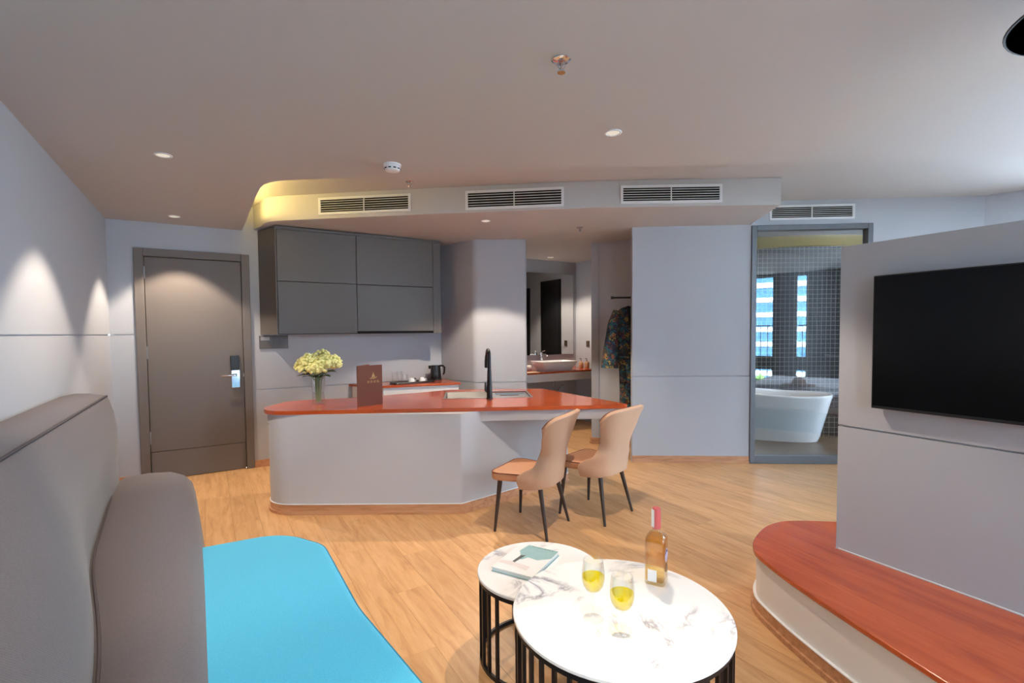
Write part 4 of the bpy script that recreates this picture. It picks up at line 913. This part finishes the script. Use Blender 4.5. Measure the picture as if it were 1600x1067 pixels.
# ------------------------------------------------------------------ robe niche
ry = 5.63
rl = empty('clothes_rail', (1.15, ry, 1.78), 0, 'black clothes rail in the niche beside the closet wall', 'clothes rail')
mk('rail_bar', tube([(1.15, ry + .02, 1.80), (2.35, ry - .06, 1.80)], .011, 10), BPLAST, rl)
mk('rail_end', cyl(.016, -.016, .016, (1.15, ry + .02, 1.80), 12), BPLAST, rl)
rc = V((1.36, ry + .005, 0))
ro = empty('patterned_robe', (rc.x, rc.y, .55), 0, 'colourful leaf patterned robe hanging in the niche', 'robe')
def robe_sec(hw_, th, z, ph=0):
    out = []
    for k in range(36):
        t = 2 * pi * k / 36; w = 1 + .10 * sin(7 * t + ph); out.append(rc + V((hw_ * cos(t) * (1 + .03 * sin(5 * t + ph)), th * sin(t) * w, z)))
    return out
mk('robe_body', loft([robe_sec(.05, .03, 1.70), robe_sec(.11, .045, 1.68), robe_sec(.18, .055, 1.62), robe_sec(.17, .06, 1.5), robe_sec(.165, .062, 1.3, .4), robe_sec(.15, .06, 1.12, .8), robe_sec(.135, .062, .95, 1.2), robe_sec(.13, .062, .7, 1.6), robe_sec(.135, .064, .55, 2.0)]), ROBE, ro, smooth=70)
for sx in (-1, 1):
    pth = [rc + V((sx * .15, 0, 1.64)), rc + V((sx * .20, -.02, 1.5)), rc + V((sx * .225, -.03, 1.3)), rc + V((sx * .245, -.03, 1.12)), rc + V((sx * .25, -.035, 1.0))]
    mk('sleeve', tube(pth, [.055, .068, .078, .09, .098], 14), ROBE, ro)
mk('belt', tube([rc + V((.165 * cos(t), .066 * sin(t), 1.12)) for t in [2 * pi * k / 24 for k in range(24)]], .014, 8, True), ROBE, ro)
mk('collar', tube([rc + V((-.045, -.04, 1.7)), rc + V((-.03, -.065, 1.55)), rc + V((.01, -.07, 1.35)), rc + V((.03, -.07, 1.15))], .016, 8), mat('robe_collar', (30, 34, 44), .8), ro)
hg = empty('coat_hanger', (rc.x, rc.y, 1.7), 0, 'thin hanger holding the patterned robe on the rail', 'hanger')
mk('hanger_hook', tube([rc + V((0, 0, 1.705)), rc + V((0, 0, 1.76)), rc + V((.0, .012, 1.785)), rc + V((0, .018, 1.805)), rc + V((0, .008, 1.822)), rc + V((0, -.012, 1.815))], .003, 6), STEEL, hg)

# ------------------------------------------------------------------ bedroom behind the TV wall (seen mirrored in the bath pane)
BED = mat('bed_linen', (232, 230, 238), .85, bump=.3, bscale=25)
bd = empty('bed', AB(.4, 5.0, 0), 0, 'low bed with white linen mirrored in the bath pane', 'bed')
def abp(a0, a1, b0, b1): return [tuple(AB(a0, b0)), tuple(AB(a0, b1)), tuple(AB(a1, b1)), tuple(AB(a1, b0))]
mk('bed_base', prism(abp(-1.0, 1.0, 4.35, 6.1), .001, .28), FRAMEB, bd)
mk('mattress', prism(fillet(abp(-1.0, 1.0, 4.35, 6.1), .06), .281, .55), BED, bd, bevel=.04, seg=3)
mk('duvet', prism(fillet(abp(-1.02, .6, 4.30, 6.14), .06), .50, .60), BED, bd, bevel=.03, seg=3)
hc = V((3.92, 3.12, .60)); ha = empty('straw_hat', hc, 0, 'brown wide brimmed straw hat mirrored in the bath pane', 'hat')
STRAW = mat('straw', (120, 74, 52), .9, bump=.4, bscale=200)
mk('hat_brim', lathe([(.09, .006), (.16, .001), (.225, .012), (.223, .018), (.16, .008), (.085, .014)], 36, hc, True), STRAW, ha, smooth=70)
mk('hat_crown', lathe([(.098, .006), (.092, .05), (.075, .10), (.04, .118), (0, .115)], 30, hc), STRAW, ha, smooth=70)
cu = empty('curtain', AB(ar + .12, 5.1, .02), 0, 'dark grey tied curtain mirrored at the edge of the bath pane', 'curtain')
def csec(wd_, z, bc):
    return [AB(ar + .12 + .035 * sin(k * 1.9), bc - wd_ + 2 * wd_ * k / 29, z) for k in range(30)]
cs = [csec(.30, 2.44, 5.10), csec(.28, 1.8, 5.10), csec(.20, 1.25, 5.12), csec(.11, .95, 5.16), csec(.2, .6, 5.14), csec(.26, .03, 5.12)]
vs = [q for s_ in cs for q in s_]; fs = [(i * 30 + k, i * 30 + k + 1, (i + 1) * 30 + k + 1, (i + 1) * 30 + k) for i in range(5) for k in range(29)]
mk('curtain_cloth', (vs, fs), mat('curtain_grey', (96, 92, 92), .9), cu, smooth=70, solid=.004)
mk('tieback', tube([AB(ar + .12 + .06 * sin(t), 5.16 + .125 * cos(t), .95) for t in [2 * pi * k / 20 for k in range(20)]], .018, 8, True), mat('tieback_grey', (150, 146, 144), .8), cu)
mk('curtain_track', bbox_ab(4.7, 5.5, ar + .09, ar + .15, 2.455, 2.48), FRAMEB, cu)

# ------------------------------------------------------------------ outside: curved balcony building and trees (mirrored in the bath pane)
SLAB = mat('balcony_white', (232, 232, 230), .7); BGL = mat('facade_glass', (70, 128, 168), .15, .2, coat=.3, var=.3, vscale=.4); RAIL = mat('balcony_glass', (120, 170, 190), .2)
bc = AB(-130, -14, 0)
bd2 = empty('apartment_tower', (bc.x, bc.y, -30), 0, 'curved white and blue apartment tower with balconies outside the windows', 'building')
def ell(rx, ry): return [(bc.x + (BX * rx * cos(t) + AX * ry * sin(t)).x, bc.y + (BX * rx * cos(t) + AX * ry * sin(t)).y) for t in [2 * pi * k / 72 for k in range(72)]]
mk('facade', prism(ell(40, 26), -30, 30), BGL, bd2)
for i in range(20):
    z = -29 + i * 3.0
    mk('balcony_slab', prism(ell(42, 28), z, z + .95), SLAB, bd2)
def tree(x, y, z, r, label, seed):
    random.seed(seed); o = empty('tree', (x, y, z - 9), 0, label, 'tree', 'trees outside the windows')
    mk('trunk', tube([(x, y, z - 9), (x + .2, y, z - 4), (x, y, z)], [.4, .3, .15], 8), mat('bark', (90, 70, 54), .9), o)
    ps = []
    for k in range(260):
        d_ = V((random.gauss(0, 1), random.gauss(0, 1), random.gauss(0, 1))).normalized() * r * random.uniform(.5, 1); t = random.uniform(0, 6.3)
        c = V((x, y, z)) + V((d_.x, d_.y, d_.z * .7)); e1 = V((cos(t), sin(t), random.uniform(-.5, .5))) * .7; e2 = V((-sin(t), cos(t), random.uniform(-.5, .5))) * .4
        ps.append(([c - e1, c + e2, c + e1, c - e2], [(0, 1, 2, 3)]))
    mk('crown', join(*ps), mat('tree_leaf', (96, 140, 60), .8, var=.3, vscale=1), o, smooth=0)
for i, (a_, b_) in enumerate(((-58, -9.5), (-66, -16), (-60, -1.5))):
    q = AB(a_, b_); tree(q.x, q.y, -5.6, 2.6, ['bright green tree outside, mirrored low in the bath pane', 'leafy tree outside, left behind the bright one', 'leafy tree outside, right of the bright one'][i], 11 + i)
mk('ground_outside', prism([tuple(AB(-20, -200)), tuple(AB(-20, 200)), tuple(AB(-300, 200)), tuple(AB(-300, -200))], -30.5, -30), mat('street_grey', (130, 132, 128), .9), kind='structure')
